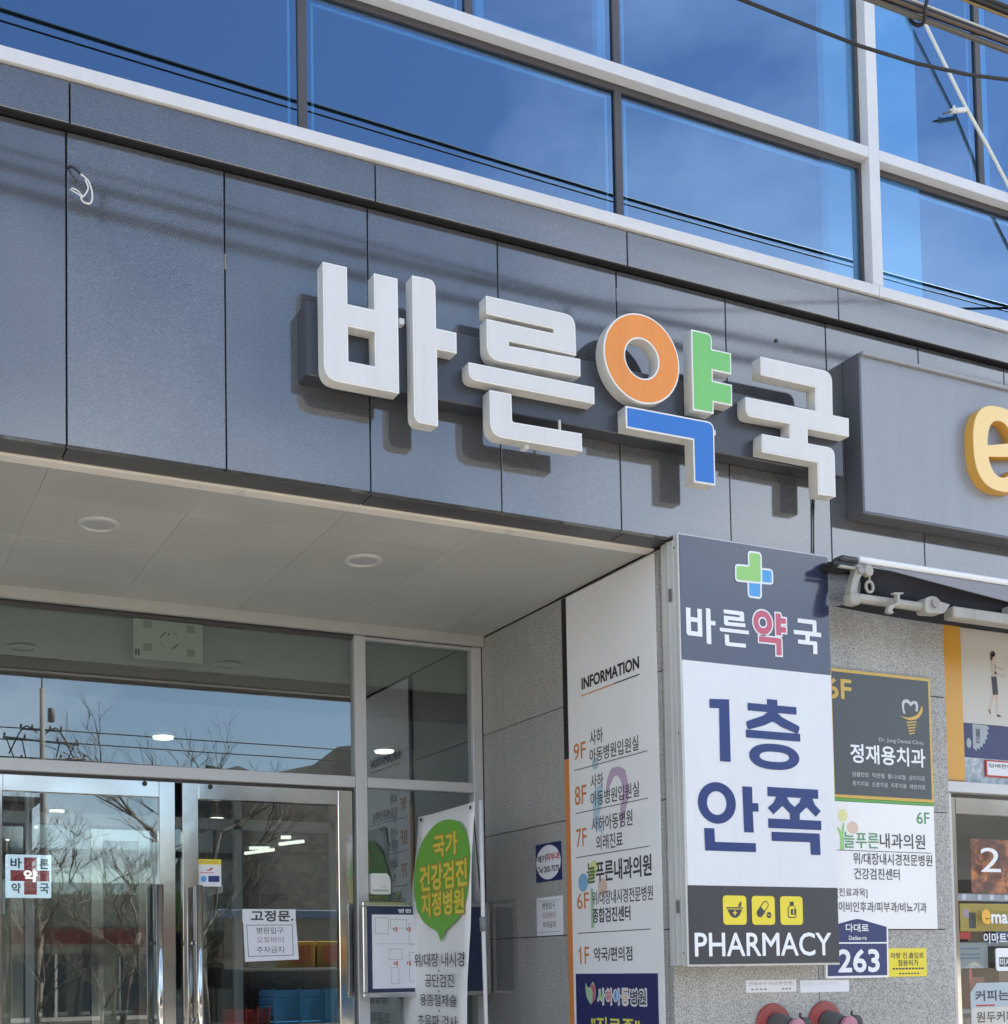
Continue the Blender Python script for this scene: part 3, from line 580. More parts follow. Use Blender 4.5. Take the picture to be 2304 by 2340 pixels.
for k in range(5): flat('tooth_emblem', [[(4.930+k*.004, 2.796-k*.014), (4.998-k*.004, 2.803-k*.014), (4.998-k*.004, 2.797-k*.014), (4.930+k*.004, 2.789-k*.014)]], 'F', yd, M_GOLD, DS)
text('Dr. Jung Dental Clinic', 'F', yd, 4.745, 5.040, 2.682, 2.706, M_SIL, DS, 0)
text('정재용치과', 'F', yd, 4.560, 5.045, 2.575, 2.665, M_EW, DS, .022)
text('임플란트  턱관절  틀니/보철  심미치료', 'F', yd, 4.565, 5.040, 2.506, 2.530, M_SIL, DS, .004); text('충치치료  신경치료  치주치료  예방치료', 'F', yd, 4.565, 5.040, 2.462, 2.486, M_SIL, DS, .004)
WS = thing('clinic_sign', 'white clinic sign with green strip, small tree emblem and 6F below the charcoal one', 'sign', (4.78, .085, 1.77))
box('board', 4.446, 5.096, .080, .0935, 1.771, 2.383, M_PANELW, WS, .001); box('green_strip', 4.446, 5.096, .0795, .0935, 2.3845, 2.3985, mat('green_strip', (.10, .36, .08), .4), WS)
text('6F', 'F', yd+.0015, 4.978, 5.064, 2.292, 2.350, mat('green_print', (.08, .30, .12), .5), WS, .006)
flat('tree_emblem', [circle(4.500, 2.315, .031, .030)], 'F', yd+.0012, M_PALEY, WS); flat('tree_emblem', [circle(4.560, 2.258, .034, .030)], 'F', yd+.0012, M_PALEO, WS); flat('tree_emblem', [rounded([(4.478, 2.150), (4.503, 2.150), (4.500, 2.22), (4.510, 2.28), (4.500, 2.28), (4.488, 2.235), (4.468, 2.26), (4.462, 2.255), (4.480, 2.215)])], 'F', yd+.0010, M_LGREEN, WS)
text('늘푸른', 'F', yd+.0006, 4.500, 4.722, 2.160, 2.236, mat('green_print'), WS, .006); text('내과의원', 'F', yd+.001, 4.732, 5.028, 2.165, 2.238, M_INK, WS, .008)
flat('rule_line', [rect(4.455, 5.07, 2.146, 2.149)], 'F', yd+.001, M_INK, WS)
text('위/대장내시경전문병원', 'F', yd+.001, 4.557, 5.072, 2.082, 2.138, M_INK, WS, .008); text('건강검진센터', 'F', yd+.001, 4.560, 4.852, 2.010, 2.064, M_INK, WS, .008)
text('[진료과목]', 'F', yd+.001, 4.448, 4.640, 1.920, 1.966, M_INK, WS, .004); text('이비인후과/피부과/비뇨기과', 'F', yd+.001, 4.456, 5.024, 1.852, 1.902, M_INK, WS, .004)
NP = thing('house_number_plate', 'navy house number plate 263 with peaked top and white rim', 'sign', (4.56, .085, 1.54))
pl = [(4.366, 1.536, .012), (4.762, 1.536, .012), (4.768, 1.790, .012), (4.572, 1.832, .03), (4.376, 1.790, .012)]
shape('plate', [rounded(pl)], 'F', .093, .012, M_EW, NP); shape('plate_face', [rounded(pl)], 'F', .0805, .001, mat('plate_navy', (.016, .035, .14), .3, spec=.6), NP, offset=-.011)
flat('rule_line', [rect(4.380, 4.756, 1.700, 1.707)], 'F', .0788, M_EW, NP)
text('다대로', 'F', .0788, 4.497, 4.640, 1.757, 1.795, M_EW, NP, .02); text('Dadae-ro', 'F', .0788, 4.514, 4.626, 1.718, 1.738, M_EW, NP, .01); text('263', 'F', .0788, 4.445, 4.700, 1.566, 1.670, M_EW, NP, .025)
YN = tag(box('yellow_notice', 4.772, 5.026, .0925, .0945, 1.538, 1.677, M_YEL), 'small yellow parking notice with black Hangul on granite beside the number plate', 'notice')
text('차량 진,출입로', 'F', .0918, 4.790, 5.008, 1.626, 1.656, M_INK, YN, .012); text('점용허가', 'F', .0918, 4.836, 4.970, 1.590, 1.620, M_INK, YN, .012); [flat('print_line', [rect(4.80+k*.021, 4.80+k*.021+.016, 1.573, 1.581)], 'F', .0918, M_INK, YN) for k in range(10)]; [flat('print_line', [rect(4.84+k*.02, 4.84+k*.02+.014, 1.550, 1.556)], 'F', .0918, M_INK, YN) for k in range(7)]
l1 = tag(box('name_label', 3.901, 4.196, .0925, .0945, 1.478, 1.534, M_PAPER), 'white label with legible red-brown Hangul above the hose connections', 'label')
text('연결송수구(소화전용)', 'F', .0918, 3.916, 4.180, 1.508, 1.527, mat('faded_brown_print', (.34, .26, .22), .6), l1, .0); [flat('print_line', [rect(a, a+.014, 1.488, 1.496)], 'F', .0918, mat('faded_brown_print'), l1) for a in (3.93, 3.955, 3.98, 4.005, 4.11, 4.13, 4.15)]
l2 = tag(box('name_label', 4.220, 4.519, .0925, .0945, 1.472, 1.529, M_PAPER), 'blank-looking white label with washed-out print above the hose connections', 'label')
text('연결송수구(스프링)', 'F', .0918, 4.235, 4.45, 1.500, 1.520, mat('washed_print', (.62, .62, .64), .6), l2, 0)

# fire-hose connections
M_HRED = mat('painted_red_flange', (.34, .06, .05), .45, blotch=.12); M_HIRON = mat('grey_cast_iron', (.09, .085, .085), .45, blotch=.1); M_HPINK = mat('faded_pink_cap', (.42, .17, .23), .5, blotch=.2)
def hose(cx, cz, label):
    h = thing('hose_connection', label, 'hose connection', (cx, .05, cz-.1), 'hose connections on the pillar')
    lathe('flange', [(0, 0), (.100, 0), (.102, .006), (.098, .012), (.066, .016), (.062, .020), (0, .020)], (cx, .094, cz), (0, -1, 0), M_HRED, h, 40)
    lathe('body', [(.062, .0), (.060, .05), (.05, .075), (.048, .10), (0, .10)], (cx, .074, cz-.005), (.10, -1, -.08), M_HIRON, h, 32)
    lathe('cap', [(0, 0), (.048, 0), (.050, .006), (.050, .018), (.044, .022), (.014, .024), (.012, .030), (0, .030)], (cx+.014, -.034, cz-.013), (.10, -1, -.08), M_HPINK, h, 32)
    lathe('side_outlet', [(0, 0), (.034, 0), (.034, .045), (.040, .047), (.040, .062), (.030, .064), (0, .064)], (cx+.045, .02, cz-.002), (1, -.35, 0), M_HIRON, h, 28)
    lathe('side_cap', [(0, 0), (.036, 0), (.038, .010), (.030, .016), (0, .016)], (cx+.106, -.001, cz-.002), (1, -.35, 0), M_HIRON, h, 24)
    tube('lug', [(cx+.085, .01, cz+.036), (cx+.088, .008, cz+.058)], .006, M_HIRON, h)
hose(4.052, 1.325, 'grey hose connection with red flange and pink cap under the legible label')
hose(4.362, 1.328, 'grey hose connection with red flange and pink cap under the washed-out label')

# ------------------------------------------------------------------ awning at the shop next door
AW = thing('folding_awning', 'rolled-up dark awning with white roller cover and folded white arm above shop front', 'awning', (5.5, -.06, 3.2))
M_CLOTH = mat('dark_awning_cloth', (.055, .057, .072), .75, blotch=.15); M_ARM = mat('ivory_awning_arm', (.36, .345, .31), .4, blotch=.12, streak=.25)
lathe('roller_cover', [(0, 0), (.019, 0), (.019, 4.0), (0, 4.0)], (4.437, -.125, 3.486), (1, 0, 0), mat('white_roller_cover', (.80, .81, .84), .25), AW, 20)
box('end_cap', 4.285, 4.42, -.135, -.03, 3.440, 3.466, M_RUBBER, AW, .006); box('end_cap', 4.33, 4.44, -.14, -.06, 3.462, 3.498, mat('dark_end_cap', (.06, .06, .065), .5), AW, .014)
box('front_bar', 4.30, 4.44, -.155, -.137, 3.428, 3.440, M_ARM, AW, .003)
bm = bmesh.new()      # slack cloth hanging in folds between roller and wall
prof = [(-.105, 3.470), (-.100, 3.38), (-.085, 3.315), (-.02, 3.300), (.055, 3.31)]
nx = 24; V = []
for i in range(nx+1):
    x = 4.47+i*.16
    V.append([bm.verts.new((x, y-.010*math.sin(i*1.1+j), z-.012*math.sin(i*.7+j*1.3)-(.015 if 0 < j < 4 else 0)*min(1, i/6))) for j, (y, z) in enumerate(prof)])
for A, Bv in zip(V, V[1:]):
    for j in range(len(prof)-1): bm.faces.new((A[j], A[j+1], Bv[j+1], Bv[j]))
bmesh.ops.solidify(bm, geom=bm.faces[:], thickness=.006)
bmobj('cloth', bm, M_CLOTH, AW, True)
shape('valance', [[(4.50, 3.462), (6.6, 3.462), (6.6, 3.335), (5.44, 3.383)]], 'F', -.138, .006, mat('grey_awning_valance', (.26, .26, .30), .7), AW)
box('arm', 4.40, 4.83, -.160, -.118, 3.280, 3.318, M_ARM, AW, .010)
box('arm_bracket', 4.352, 4.412, -.165, -.110, 3.262, 3.315, M_ARM, AW, .008)
shape('arm_hook', [rounded([(4.356, 3.305), (4.366, 3.360, .03), (4.398, 3.425, .03), (4.40, 3.455, .02), (4.43, 3.455, .02), (4.452, 3.425), (4.425, 3.40, .02), (4.402, 3.355, .03), (4.398, 3.305)])], 'F', -.12, .035, M_ARM, AW)
shape('arm_head', [rounded([(4.805, 3.262, .02), (4.805, 3.335, .03), (4.875, 3.352, .03), (4.905, 3.325), (4.965, 3.318), (4.925, 3.270, .02)])], 'F', -.118, .055, M_ARM, AW)
cyl('pivot', (4.865, -.173, 3.312), (0, -1, 0), .022, .010, mat('pivot_grey', (.28, .27, .26), .5), AW, 18); cyl('pivot', (4.418, -.155, 3.425), (0, -1, 0), .018, .012, mat('pivot_grey'), AW, 18)
tube('crank_hook', [(4.49, -.14, 3.445), (4.495, -.14, 3.43), (4.490, -.14, 3.385)], .005, M_ARM, AW)
tube('crank_eye', [(4.490+.022*math.cos(t*math.pi/8), -.14, 3.360+.026*math.sin(t*math.pi/8)) for t in range(17)], .007, M_ARM, AW, cap=False)
cyl('crank_gear', (4.475, -.13, 3.432), (0, -1, 0), .028, .03, M_ARM, AW, 18, .005)
shape('wall_bracket', [[(4.588, 3.33), (4.648, 3.336), (4.648, 3.330), (4.624, 3.326), (4.624, 3.282), (4.588, 3.262), (4.572, 3.245), (4.582, 3.236), (4.574, 3.228), (4.545, 3.234), (4.556, 3.262), (4.608, 3.284), (4.608, 3.324), (4.588, 3.322)]], 'F', -.172, .02, M_ARM, AW)
box('valance_end', 5.385, 5.46, -.16, -.11, 3.28, 3.36, M_ARM, AW, .006)
box('lower_bar', 5.00, 8.4, -.165, -.100, 3.262, 3.318, M_ARM, AW, .006)

# ------------------------------------------------------------------ things at the entrance
def dl(x, y, label):
    d = thing('downlight', label, 'downlight', (x, y, ZF), 'downlights in the entrance soffit')
    lathe('trim_ring', [(.066, 0), (.088, 0), (.090, .006), (.086, .012), (.070, .014), (.066, .006)], (x, y, ZF+.002), (0, 0, -1), mat('downlight_trim', (.53, .525, .50), .4), d, 40)
    lathe('diffuser', [(0, .003), (.0655, .003), (.0655, .006), (0, .006)], (x, y, ZF+.002), (0, 0, -1), M_OFFL, d, 40)
dl(1.083, .752, 'round white downlight in entrance soffit, two tiles from the loose wire'); dl(2.312, .775, 'round white downlight in entrance soffit, nearer the directory panel')
yg = 1.8254
FP = thing('door_notice', 'white paper notice on the right glass door with bold Hangul heading and boxed lines', 'notice', (2.21, yg, 1.66))
shape('sheet', [[(2.065, 1.658), (2.366, 1.668), (2.352, 1.872), (2.056, 1.868)]], 'F', yg, .0006, M_PAPER, FP); shape('sheet', [[(2.052, 1.866), (2.350, 1.866), (2.350, 1.936), (2.052, 1.936)]], 'F', yg-.0007, .0006, M_PAPER, FP)
text('고정문.', 'F', yg-.0018, 2.100, 2.335, 1.872, 1.928, M_INK, FP, .03)
for s, z, m in (('병원입구', 1.806, M_INK), ('오토바이', 1.756, mat('mauve_print')), ('주차금지', 1.704, M_INK)): text(s, 'F', yg-.0014, 2.130, 2.280, z, z+.034, m, FP, .002)
flat('ruled_box', [[(2.074, 1.852), (2.332, 1.854), (2.336, 1.690), (2.082, 1.684)], [(2.077, 1.849), (2.329, 1.851), (2.333, 1.693), (2.085, 1.687)]], 'F', yg-.0014, M_INK, FP)
YS = tag(box('door_sticker', 1.817, 1.938, yg-.0006, yg, 2.052, 2.194, M_PAPER), 'small sticker with yellow header and blue marks on the right glass door', 'sticker')
flat('header', [rect(1.817, 1.938, 2.166, 2.194)], 'F', yg-.0012, M_YEL, YS); [flat('print_line', [rect(1.826+k*.0145, 1.826+k*.0145+.010, 2.173, 2.186)], 'F', yg-.0017, M_GOLD, YS) for k in range(7)]; flat('mark', [circle(1.843, 2.091, .016)], 'F', yg-.0012, M_SKYB, YS); flat('mark', [rect(1.868, 1.928, 2.076, 2.108)], 'F', yg-.0012, M_NAVYT, YS); flat('mark', [rounded([(1.855, 2.143), (1.87, 2.139), (1.885, 2.150), (1.893, 2.150), (1.887, 2.138), (1.865, 2.133)])], 'F', yg-.0012, M_RED, YS); flat('mark', [rect(1.822, 1.90, 2.122, 2.126)], 'F', yg-.0012, M_PINK, YS)
GN = thing('glass_notice', 'pale notice with corner blocks and diamond of dashes on the dark transom glass', 'notice', (1.665, 1.845, 3.222))
yn = 1.8305
box('sheet', 1.480, 1.850, yn-.0002, yn+.001, 3.222, 3.430, mat('faded_green_sheet', (.20, .25, .22), .6), GN)
for cx, cz in ((1.555, 3.405), (1.785, 3.40), (1.555, 3.285), (1.785, 3.275)): flat('mark', [rect(cx-.022, cx+.022, cz-.020, cz+.020)], 'F', yn-.0006, mat('faded_block_print', (.14, .17, .15), .6), GN)
for a, b, c, d in ((1.620, 3.345, 1.650, 3.375), (1.685, 3.378, 1.715, 3.350), (1.620, 3.320, 1.650, 3.292), (1.685, 3.290, 1.715, 3.318)): flat('mark', [[(a, b), (c, d), (c+.003, d-.006), (a+.003, b-.006)]], 'F', yn-.0006, M_INK, GN)
flat('mark', [[(1.661, 3.358), (1.667, 3.372), (1.673, 3.358)]], 'F', yn-.0006, M_INK, GN)
for k in range(2): flat('mark', [rect(1.490+k*.014, 1.499+k*.014, 3.240, 3.272)], 'F', yn-.0006, M_INK, GN)

# framed floor-plan board
FB = thing('plan_board', 'framed navy floor plan board with white map sheet leaning before glass panel', 'board', (3.08, 1.71, 1.46))
M_BFR = mat('chrome_board_frame', (.62, .63, .65), .18, metal=.9)
for (a, b, c, d) in ((2.685, 3.465, 1.950, 1.975), (2.685, 3.465, 1.458, 1.484), (2.685, 2.712, 1.4845, 1.9495), (3.438, 3.465, 1.4845, 1.9495)): box('frame_bar', a, b, 1.69, 1.72, c, d, M_BFR, FB, .004)
box('backing', 2.712, 3.438, 1.702, 1.715, 1.484, 1.950, mat('board_navy', (.020, .035, .08), .4), FB)
box('map_sheet', 2.742, 3.235, 1.7003, 1.7015, 1.505, 1.905, M_PAPER, FB)
text('병원 안내도', 'F', 1.7005, 2.90, 3.12, 1.915, 1.937, M_EW, FB, .02)
M_LG = mat('light_grey_print', (.42, .42, .42), .6)
for (a, b, c, d) in ((2.76, 2.84, 1.80, 1.89), (2.85, 2.95, 1.83, 1.88), (2.84, 2.92, 1.66, 1.72), (2.85, 2.90, 1.53, 1.62), (2.96, 3.06, 1.74, 1.86), (2.96, 3.08, 1.54, 1.70), (2.76, 3.22, 1.745, 1.748)):
    flat('plan_line', [rect(a, b, c, d), rect(a+.003, b-.003, c+.003 if d-c > .01 else c+.001, d-.003 if d-c > .01 else d-.001)], 'F', 1.6997, M_LG, FB)
for cx in (2.875, 2.955):
    for cz in (1.825, 1.640):
        flat('plan_mark', [rect(cx-.008, cx-.001, cz-.006, cz+.006)], 'F', 1.6995, M_INK, FB); flat('plan_mark', [rect(cx+.004, cx+.018, cz-.013, cz+.013)], 'F', 1.6995, mat('pale_red_print', (.60, .22, .18), .5), FB)
SD = thing('sanitiser_dispenser', 'white plastic sanitiser dispenser fixed to the side glass above the plan board', 'dispenser', (2.835, 1.80, 2.02))
shape('case', [rounded([(2.778, 2.020, .012), (2.892, 2.020, .012), (2.892, 2.120, .03), (2.87, 2.135), (2.778, 2.135, .008)])], 'F', 1.829, .05, mat('white_plastic', (.76, .76, .77), .35), SD)
flat('print_line', [rect(2.785, 2.880, 2.036, 2.046)], 'F', 1.7785, M_LG, SD); flat('print_line', [rect(2.835, 2.87, 2.060, 2.064)], 'F', 1.7785, M_LG, SD)

# standing banner
BN = thing('standing_banner', 'white standing banner with green speech bubble and yellow Hangul', 'banner', (2.99, 1.35, 0))
def bw(a, b):   # slack in the cloth: a small bow across its width
    return 2.99+.02*math.sin((a-1.0)*5.2)
bm = bmesh.new(); V = []
for j in range(15):
    t = j/14; z = 2.432-t*1.75
    ya, yb = 1.613+t*.40, .983+t*.19
    V.append([bm.verts.new((2.99+.018*math.sin(i/8*math.pi)+.004*math.sin(j*1.3+i), ya+(yb-ya)*i/8, z+.004*(i/8))) for i in range(9)])
for A, Bv in zip(V, V[1:]):
    for i in range(8): bm.faces.new((A[i], Bv[i], Bv[i+1], A[i+1]))
bmesh.ops.recalc_face_normals(bm, faces=bm.faces); bmesh.ops.solidify(bm, geom=bm.faces[:], thickness=.002)
bmobj('cloth', bm, mat('white_banner_cloth', (.84, .835, .84), .6, blotch=.05), BN, True)
xbn = 2.983
bub = rounded([(1.64, 2.23, .12), (1.50, 2.345, .12), (1.24, 2.402, .16), (1.03, 2.30, .14), (1.015, 2.08, .14), (1.10, 1.88, .12), (1.310, 1.803, .02), (1.355, 1.745), (1.400, 1.803, .02), (1.60, 1.86, .12), (1.70, 2.03, .14)], 8)
flat('bubble', [bub], 'S', xbn, mat('bubble_green', (.15, .42, .045), .5), BN)
M_BY = mat('banner_yellow', (.74, .62, .07), .5)
for s, a, b, c, d, m, bo in (('국가', 1.425, 1.152, 2.192, 2.308, M_BY, .03), ('건강검진', 1.594, 1.055, 2.022, 2.160, M_BY, .03), ('지정병원', 1.580, 1.094, 1.885, 2.012, M_BY, .03)):
    text(s, 'S', xbn-.001, a, b, c, d, mat('banner_orange_outline', (.50, .26, .04), .5), BN, bo+.03); text(s, 'S', xbn-.002, a-.004, b+.004, c+.003, d-.003, m, BN, bo)
for s, a, b, c, d in (('위/대장 내시경', 1.680, 1.104, 1.618, 1.690), ('공단검진', 1.555, 1.220, 1.512, 1.580), ('용종절제술', 1.618, 1.196, 1.412, 1.474), ('초음파 검사', 1.650, 1.192, 1.298, 1.365)): text(s, 'S', xbn-.001, a, b, c, d, M_INK, BN, .008)
for z in (1.596, 1.492, 1.388): flat('dot', [circle(1.39, z, .008, .006, 12)], 'S', xbn-.001, M_INK, BN)
for y, z in ((1.575, 2.412), (1.012, 2.408)): flat('eyelet', [circle(y, z, .012, .010, 16)], 'S', xbn-.001, M_RUBBER, BN)
tube('mast', [(3.02, .975, 2.44), (3.03, .985, 1.80), (3.04, .96, .05)], .011, mat('white_mast', (.66, .66, .66), .35), BN, 12)
tube('mast_collar', [(3.028, .986, 1.86), (3.030, .984, 1.79)], .018, mat('mast_collar_grey', (.20, .21, .23), .5), BN, 12)
tube('strut', [(3.03, .98, 1.80), (3.0, 1.02, 2.42)], .004, M_RUBBER, BN); tube('strut', [(3.0, 1.61, 2.42), (3.03, 1.62, 1.6)], .004, M_RUBBER, BN)
cyl('base', (3.05, 1.3, 0), (0, 0, 1), .22, .09, mat('black_water_base', (.03, .03, .032), .6), BN, 32, .02)

# loose wire on the fascia and small fixings
LW = thing('loose_wire', 'curled loose white wire hanging from a joint of the dark granite fascia', 'wire', (.83, -.02, 4.39))
def arc(pts, r, n, m):
    # smooth through points (Catmull-Rom)
    P = [Vector(p) for p in pts]; out = []
    for i in range(len(P)-1):
        a, b, c, d = P[max(i-1, 0)], P[i], P[i+1], P[min(i+2, len(P)-1)]
        for k in range(6):
            t = k/6; out.append(.5*((2*b)+(-a+c)*t+(2*a-5*b+4*c-d)*t*t+(-a+3*b-3*c+d)*t**3))
    out.append(P[-1]); return out
tube('dark_lead', arc([(.817, .004, 4.535), (.835, -.02, 4.530), (.862, -.03, 4.505)], 0, 0, 0), .0045, M_RUBBER, LW)
tube('white_lead', arc([(.862, -.03, 4.505), (.890, -.035, 4.480), (.902, -.04, 4.430), (.895, -.04, 4.398), (.872, -.045, 4.392), (.860, -.04, 4.410), (.873, -.03, 4.425), (.888, -.035, 4.455), (.878, -.03, 4.488)], 0, 0, 0), .0030, M_WHITEC, LW)
tube('white_lead', arc([(.826, -.02, 4.445), (.845, -.03, 4.430), (.868, -.035, 4.418), (.850, -.03, 4.440), (.830, -.025, 4.448)], 0, 0, 0), .0024, M_WHITEC, LW)
tag(cyl('drill_plug', (4.102, .001, 4.526), (0, -1, 0), .009, .004, M_RUBBER, None, 14), 'small black plug in the granite fascia above the last letter', 'plug')
# rod across the upper window
RD = thing('window_rod', 'thin white rod with clamp slanting across the upper window', 'rod', (5.33, -.05, 5.2))
tube('rod', [(5.02, -.024, 6.46), (5.374, -.022, 5.983), (5.50, -.035, 5.81), (5.612, -.060, 5.610), (5.91, -.065, 5.23)], .0085, M_WHITEC, RD)
tube('clamp', [(5.260, -.028, 5.930), (5.362, -.026, 5.966)], .013, M_WHITEC, RD); tube('clamp_pin', [(5.27, -.034, 5.957), (5.29, -.036, 5.930)], .006, M_WHITEC, RD)
tube('clamp_tip', [(5.215, -.02, 5.910), (5.26, -.026, 5.930)], .005, M_GREYC, RD)

# ------------------------------------------------------------------ overhead cables
def cable(name, f, y, r, m, parent=None, x0=-18, x1=18, n=60, nn=6, wob=0):
    ph = random.random()*6
    return tube(name, [(x, y+wob*math.sin(x*1.3+ph), f(x)+wob*math.sin(x*1.7+ph)) for x in (x0+(x1-x0)*i/n for i in range(n+1))], r, m, parent, nn)
z1 = lambda x: 5.105+.008*(x-2.9)**2
z2 = lambda x: 5.215+.004*(x-3.0)**2+.012*max(0, x-3.2)
b1 = thing('cable_bundle', 'thick bundle of black, grey and red street cables with a hanger loop', 'cable', (2.9, -1.21, 5.1), 'street cable bundles')
for dy, dz, r, m in ((0, .0, .009, M_GREYC), (.014, .010, .007, M_REDC), (-.014, .008, .0075, mat('brown_cable_sheath', (.10, .07, .055), .6)), (.004, .025, .009, M_RUBBER), (-.012, .022, .006, M_RUBBER), (-.010, .038, .005, M_WHITEC), (.010, -.007, .006, M_GREYC)):
    cable('cable', lambda x, dz=dz: z1(x)+dz, -1.21+dy, r, m, b1, wob=.003)
b2 = thing('cable_bundle', 'second cable bundle of black and brown sheaths running above the red one', 'cable', (2.9, -1.22, 5.24), 'street cable bundles')
for dy, dz, r, m in ((0, .004, .009, M_RUBBER), (.012, .014, .007, M_GREYC), (-.010, .018, .008, M_RUBBER), (0, .030, .008, M_RUBBER), (.008, -.008, .005, mat('tan_cable_sheath', (.30, .20, .09), .6))):
    cable('cable', lambda x, dz=dz: z2(x)+.02+dz, -1.22+dy, r, m, b2, wob=.003)
for x in (3.73, 1.2, -1.5): 
    tube('hanger_loop', [(x+.012*math.sin(t), -1.21+.04*math.sin(t*2*math.pi/16), z1(x)+.035+.060*math.cos(t*2*math.pi/16)) for t in range(17)], .007, M_RUBBER, b1, 6)
for x in (.9, 1.6, 2.2, 2.7, 3.1, 4.4):
    tube('cable_tie', [(x, -1.21, z1(x)+.06), (x+.02, -1.20, z1(x)+.12), (x+.035, -1.2, z1(x)+.16)], .003, M_RUBBER, b1, 5); tube('cable_tie', [(x+.07, -1.21, z1(x)-.03), (x+.05, -1.20, z1(x)-.08)], .003, M_RUBBER, b1, 5)
z3 = lambda x: 5.14+.017*max(0, 3.6-x)+(.12*(x-3.6)**2 if 3.6 < x < 4.5 else (.0972+.216*(x-4.5) if x >= 4.5 else 0))
tag(cable('drop_wire', z3, -.98, .0075, M_RUBBER, x1=8, n=90), 'single thin black wire sagging across the upper window', 'wire')
tag(cable('street_wire', lambda x: 7.285+.0028*(x-7)**2, -3.0, .013, M_RUBBER), 'thick black wire mirrored in the blue windows', 'wire')
tag(cable('street_wire', lambda x: 7.255+.0022*(x-7)**2, -3.02, .006, M_RUBBER), 'thin black wire mirrored just below the thick one in the blue windows', 'wire')
tag(cable('street_wire', lambda x: 6.955+.0022*(x-8)**2, -3.05, .012, M_RUBBER), 'wire mirrored in the granite band under the windows', 'wire')

# ------------------------------------------------------------------ inside the lobby
for i, (x, y) in enumerate(((1.884, 2.80), (3.33, 2.80), (1.88, 6.40), (1.86, 7.65), (1.84, 8.85), (3.33, 6.50))):
    t = thing('lobby_lamp', ['round lit lamp in the ceiling just inside the entrance doors', 'round lit lamp in the ceiling just inside the side glass', 'first round lit lamp of the row deep in the lobby', 'second round lit lamp of the row deep in the lobby', 'last round lit lamp of the row deep in the lobby', 'lone round lit lamp deep in the lobby behind right door'][i], 'lamp', (x, y, 3.0), 'round lamps in the lobby ceiling')
    lathe('diffuser', [(0, 0), (.060, 0), (.060, .012), (0, .012)], (x, y, 3.012), (0, 0, -1), M_LAMP, t, 24); lathe('rim', [(.061, 0), (.071, 0), (.071, .018), (.061, .014)], (x, y, 3.029), (0, 0, -1), M_ALU, t, 24)
for i, (p, q) in enumerate((((4.62, 4.42), (4.62, 5.02)), ((4.60, 5.50), (4.60, 5.96)), ((4.86, 6.62), (5.08, 6.60)), ((4.38, 5.31), (4.46, 5.29)), ((4.40, 8.80), (4.62, 8.75)), ((4.55, 9.4), (4.72, 8.9)), ((4.36, 7.65), (4.46, 7.62)), ((4.58, 8.3), (4.72, 7.95)))):
    t = thing('tube_lamp', ['long lit fluorescent tube in the ceiling just above the standing banner', 'long lit fluorescent tube seen over the sanitiser dispenser'][i] if i < 2 else 'short lit fluorescent tube deep in the lobby ceiling', 'lamp', (p[0], p[1], 3.0), 'fluorescent tubes in the lobby ceiling')
    tube('lit_tube', [(p[0], p[1], 2.985), (q[0], q[1], 2.985)], .02, M_LAMP, t, 10); tube('batten', [(p[0], p[1], 3.012), (q[0], q[1], 3.012)], .016, M_ALU, t, 6)
CS = thing('cross_sign', 'white square pharmacy sign with dark red cross inside the lobby', 'sign', (1.14, 3.0, 2.06))
box('case', 1.005, 1.262, 3.0, 3.05, 2.055, 2.306, mat('lit_sign_white', (.70, .78, .85), .4, emit=(.45, .62, .8), es=.32), CS, .004)
yc = 2.9985; M_DRED = mat('dark_red_print', (.35, .02, .04), .4, emit=(.45, .03, .06), es=.07)
flat('cross', [[(1.105, 2.29), (1.178, 2.29), (1.178, 2.214), (1.250, 2.214), (1.250, 2.150), (1.178, 2.150), (1.178, 2.072), (1.105, 2.072), (1.105, 2.150), (1.028, 2.150), (1.028, 2.214), (1.105, 2.214)]], 'F', yc, M_DRED, CS)
text('바', 'F', yc, 1.03, 1.09, 2.225, 2.285, mat('teal_print', (.03, .16, .20), .5), CS, .03); text('른', 'F', yc, 1.195, 1.245, 2.225, 2.280, mat('teal_print'), CS, .03); text('약', 'F', yc-.001, 1.105, 1.178, 2.148, 2.215, mat('lit_white_print', (.8, .8, .8), .4, emit=(.9, .95, 1), es=.35), CS, .04); text('약', 'F', yc, 1.035, 1.085, 2.080, 2.138, mat('teal_print'), CS, .03); text('국', 'F', yc, 1.195, 1.245, 2.080, 2.138, mat('teal_print'), CS, .03)
tube('sign_hanger', [(1.13, 3.02, 2.306), (1.13, 3.02, 3.03)], .008, M_ALU, CS)

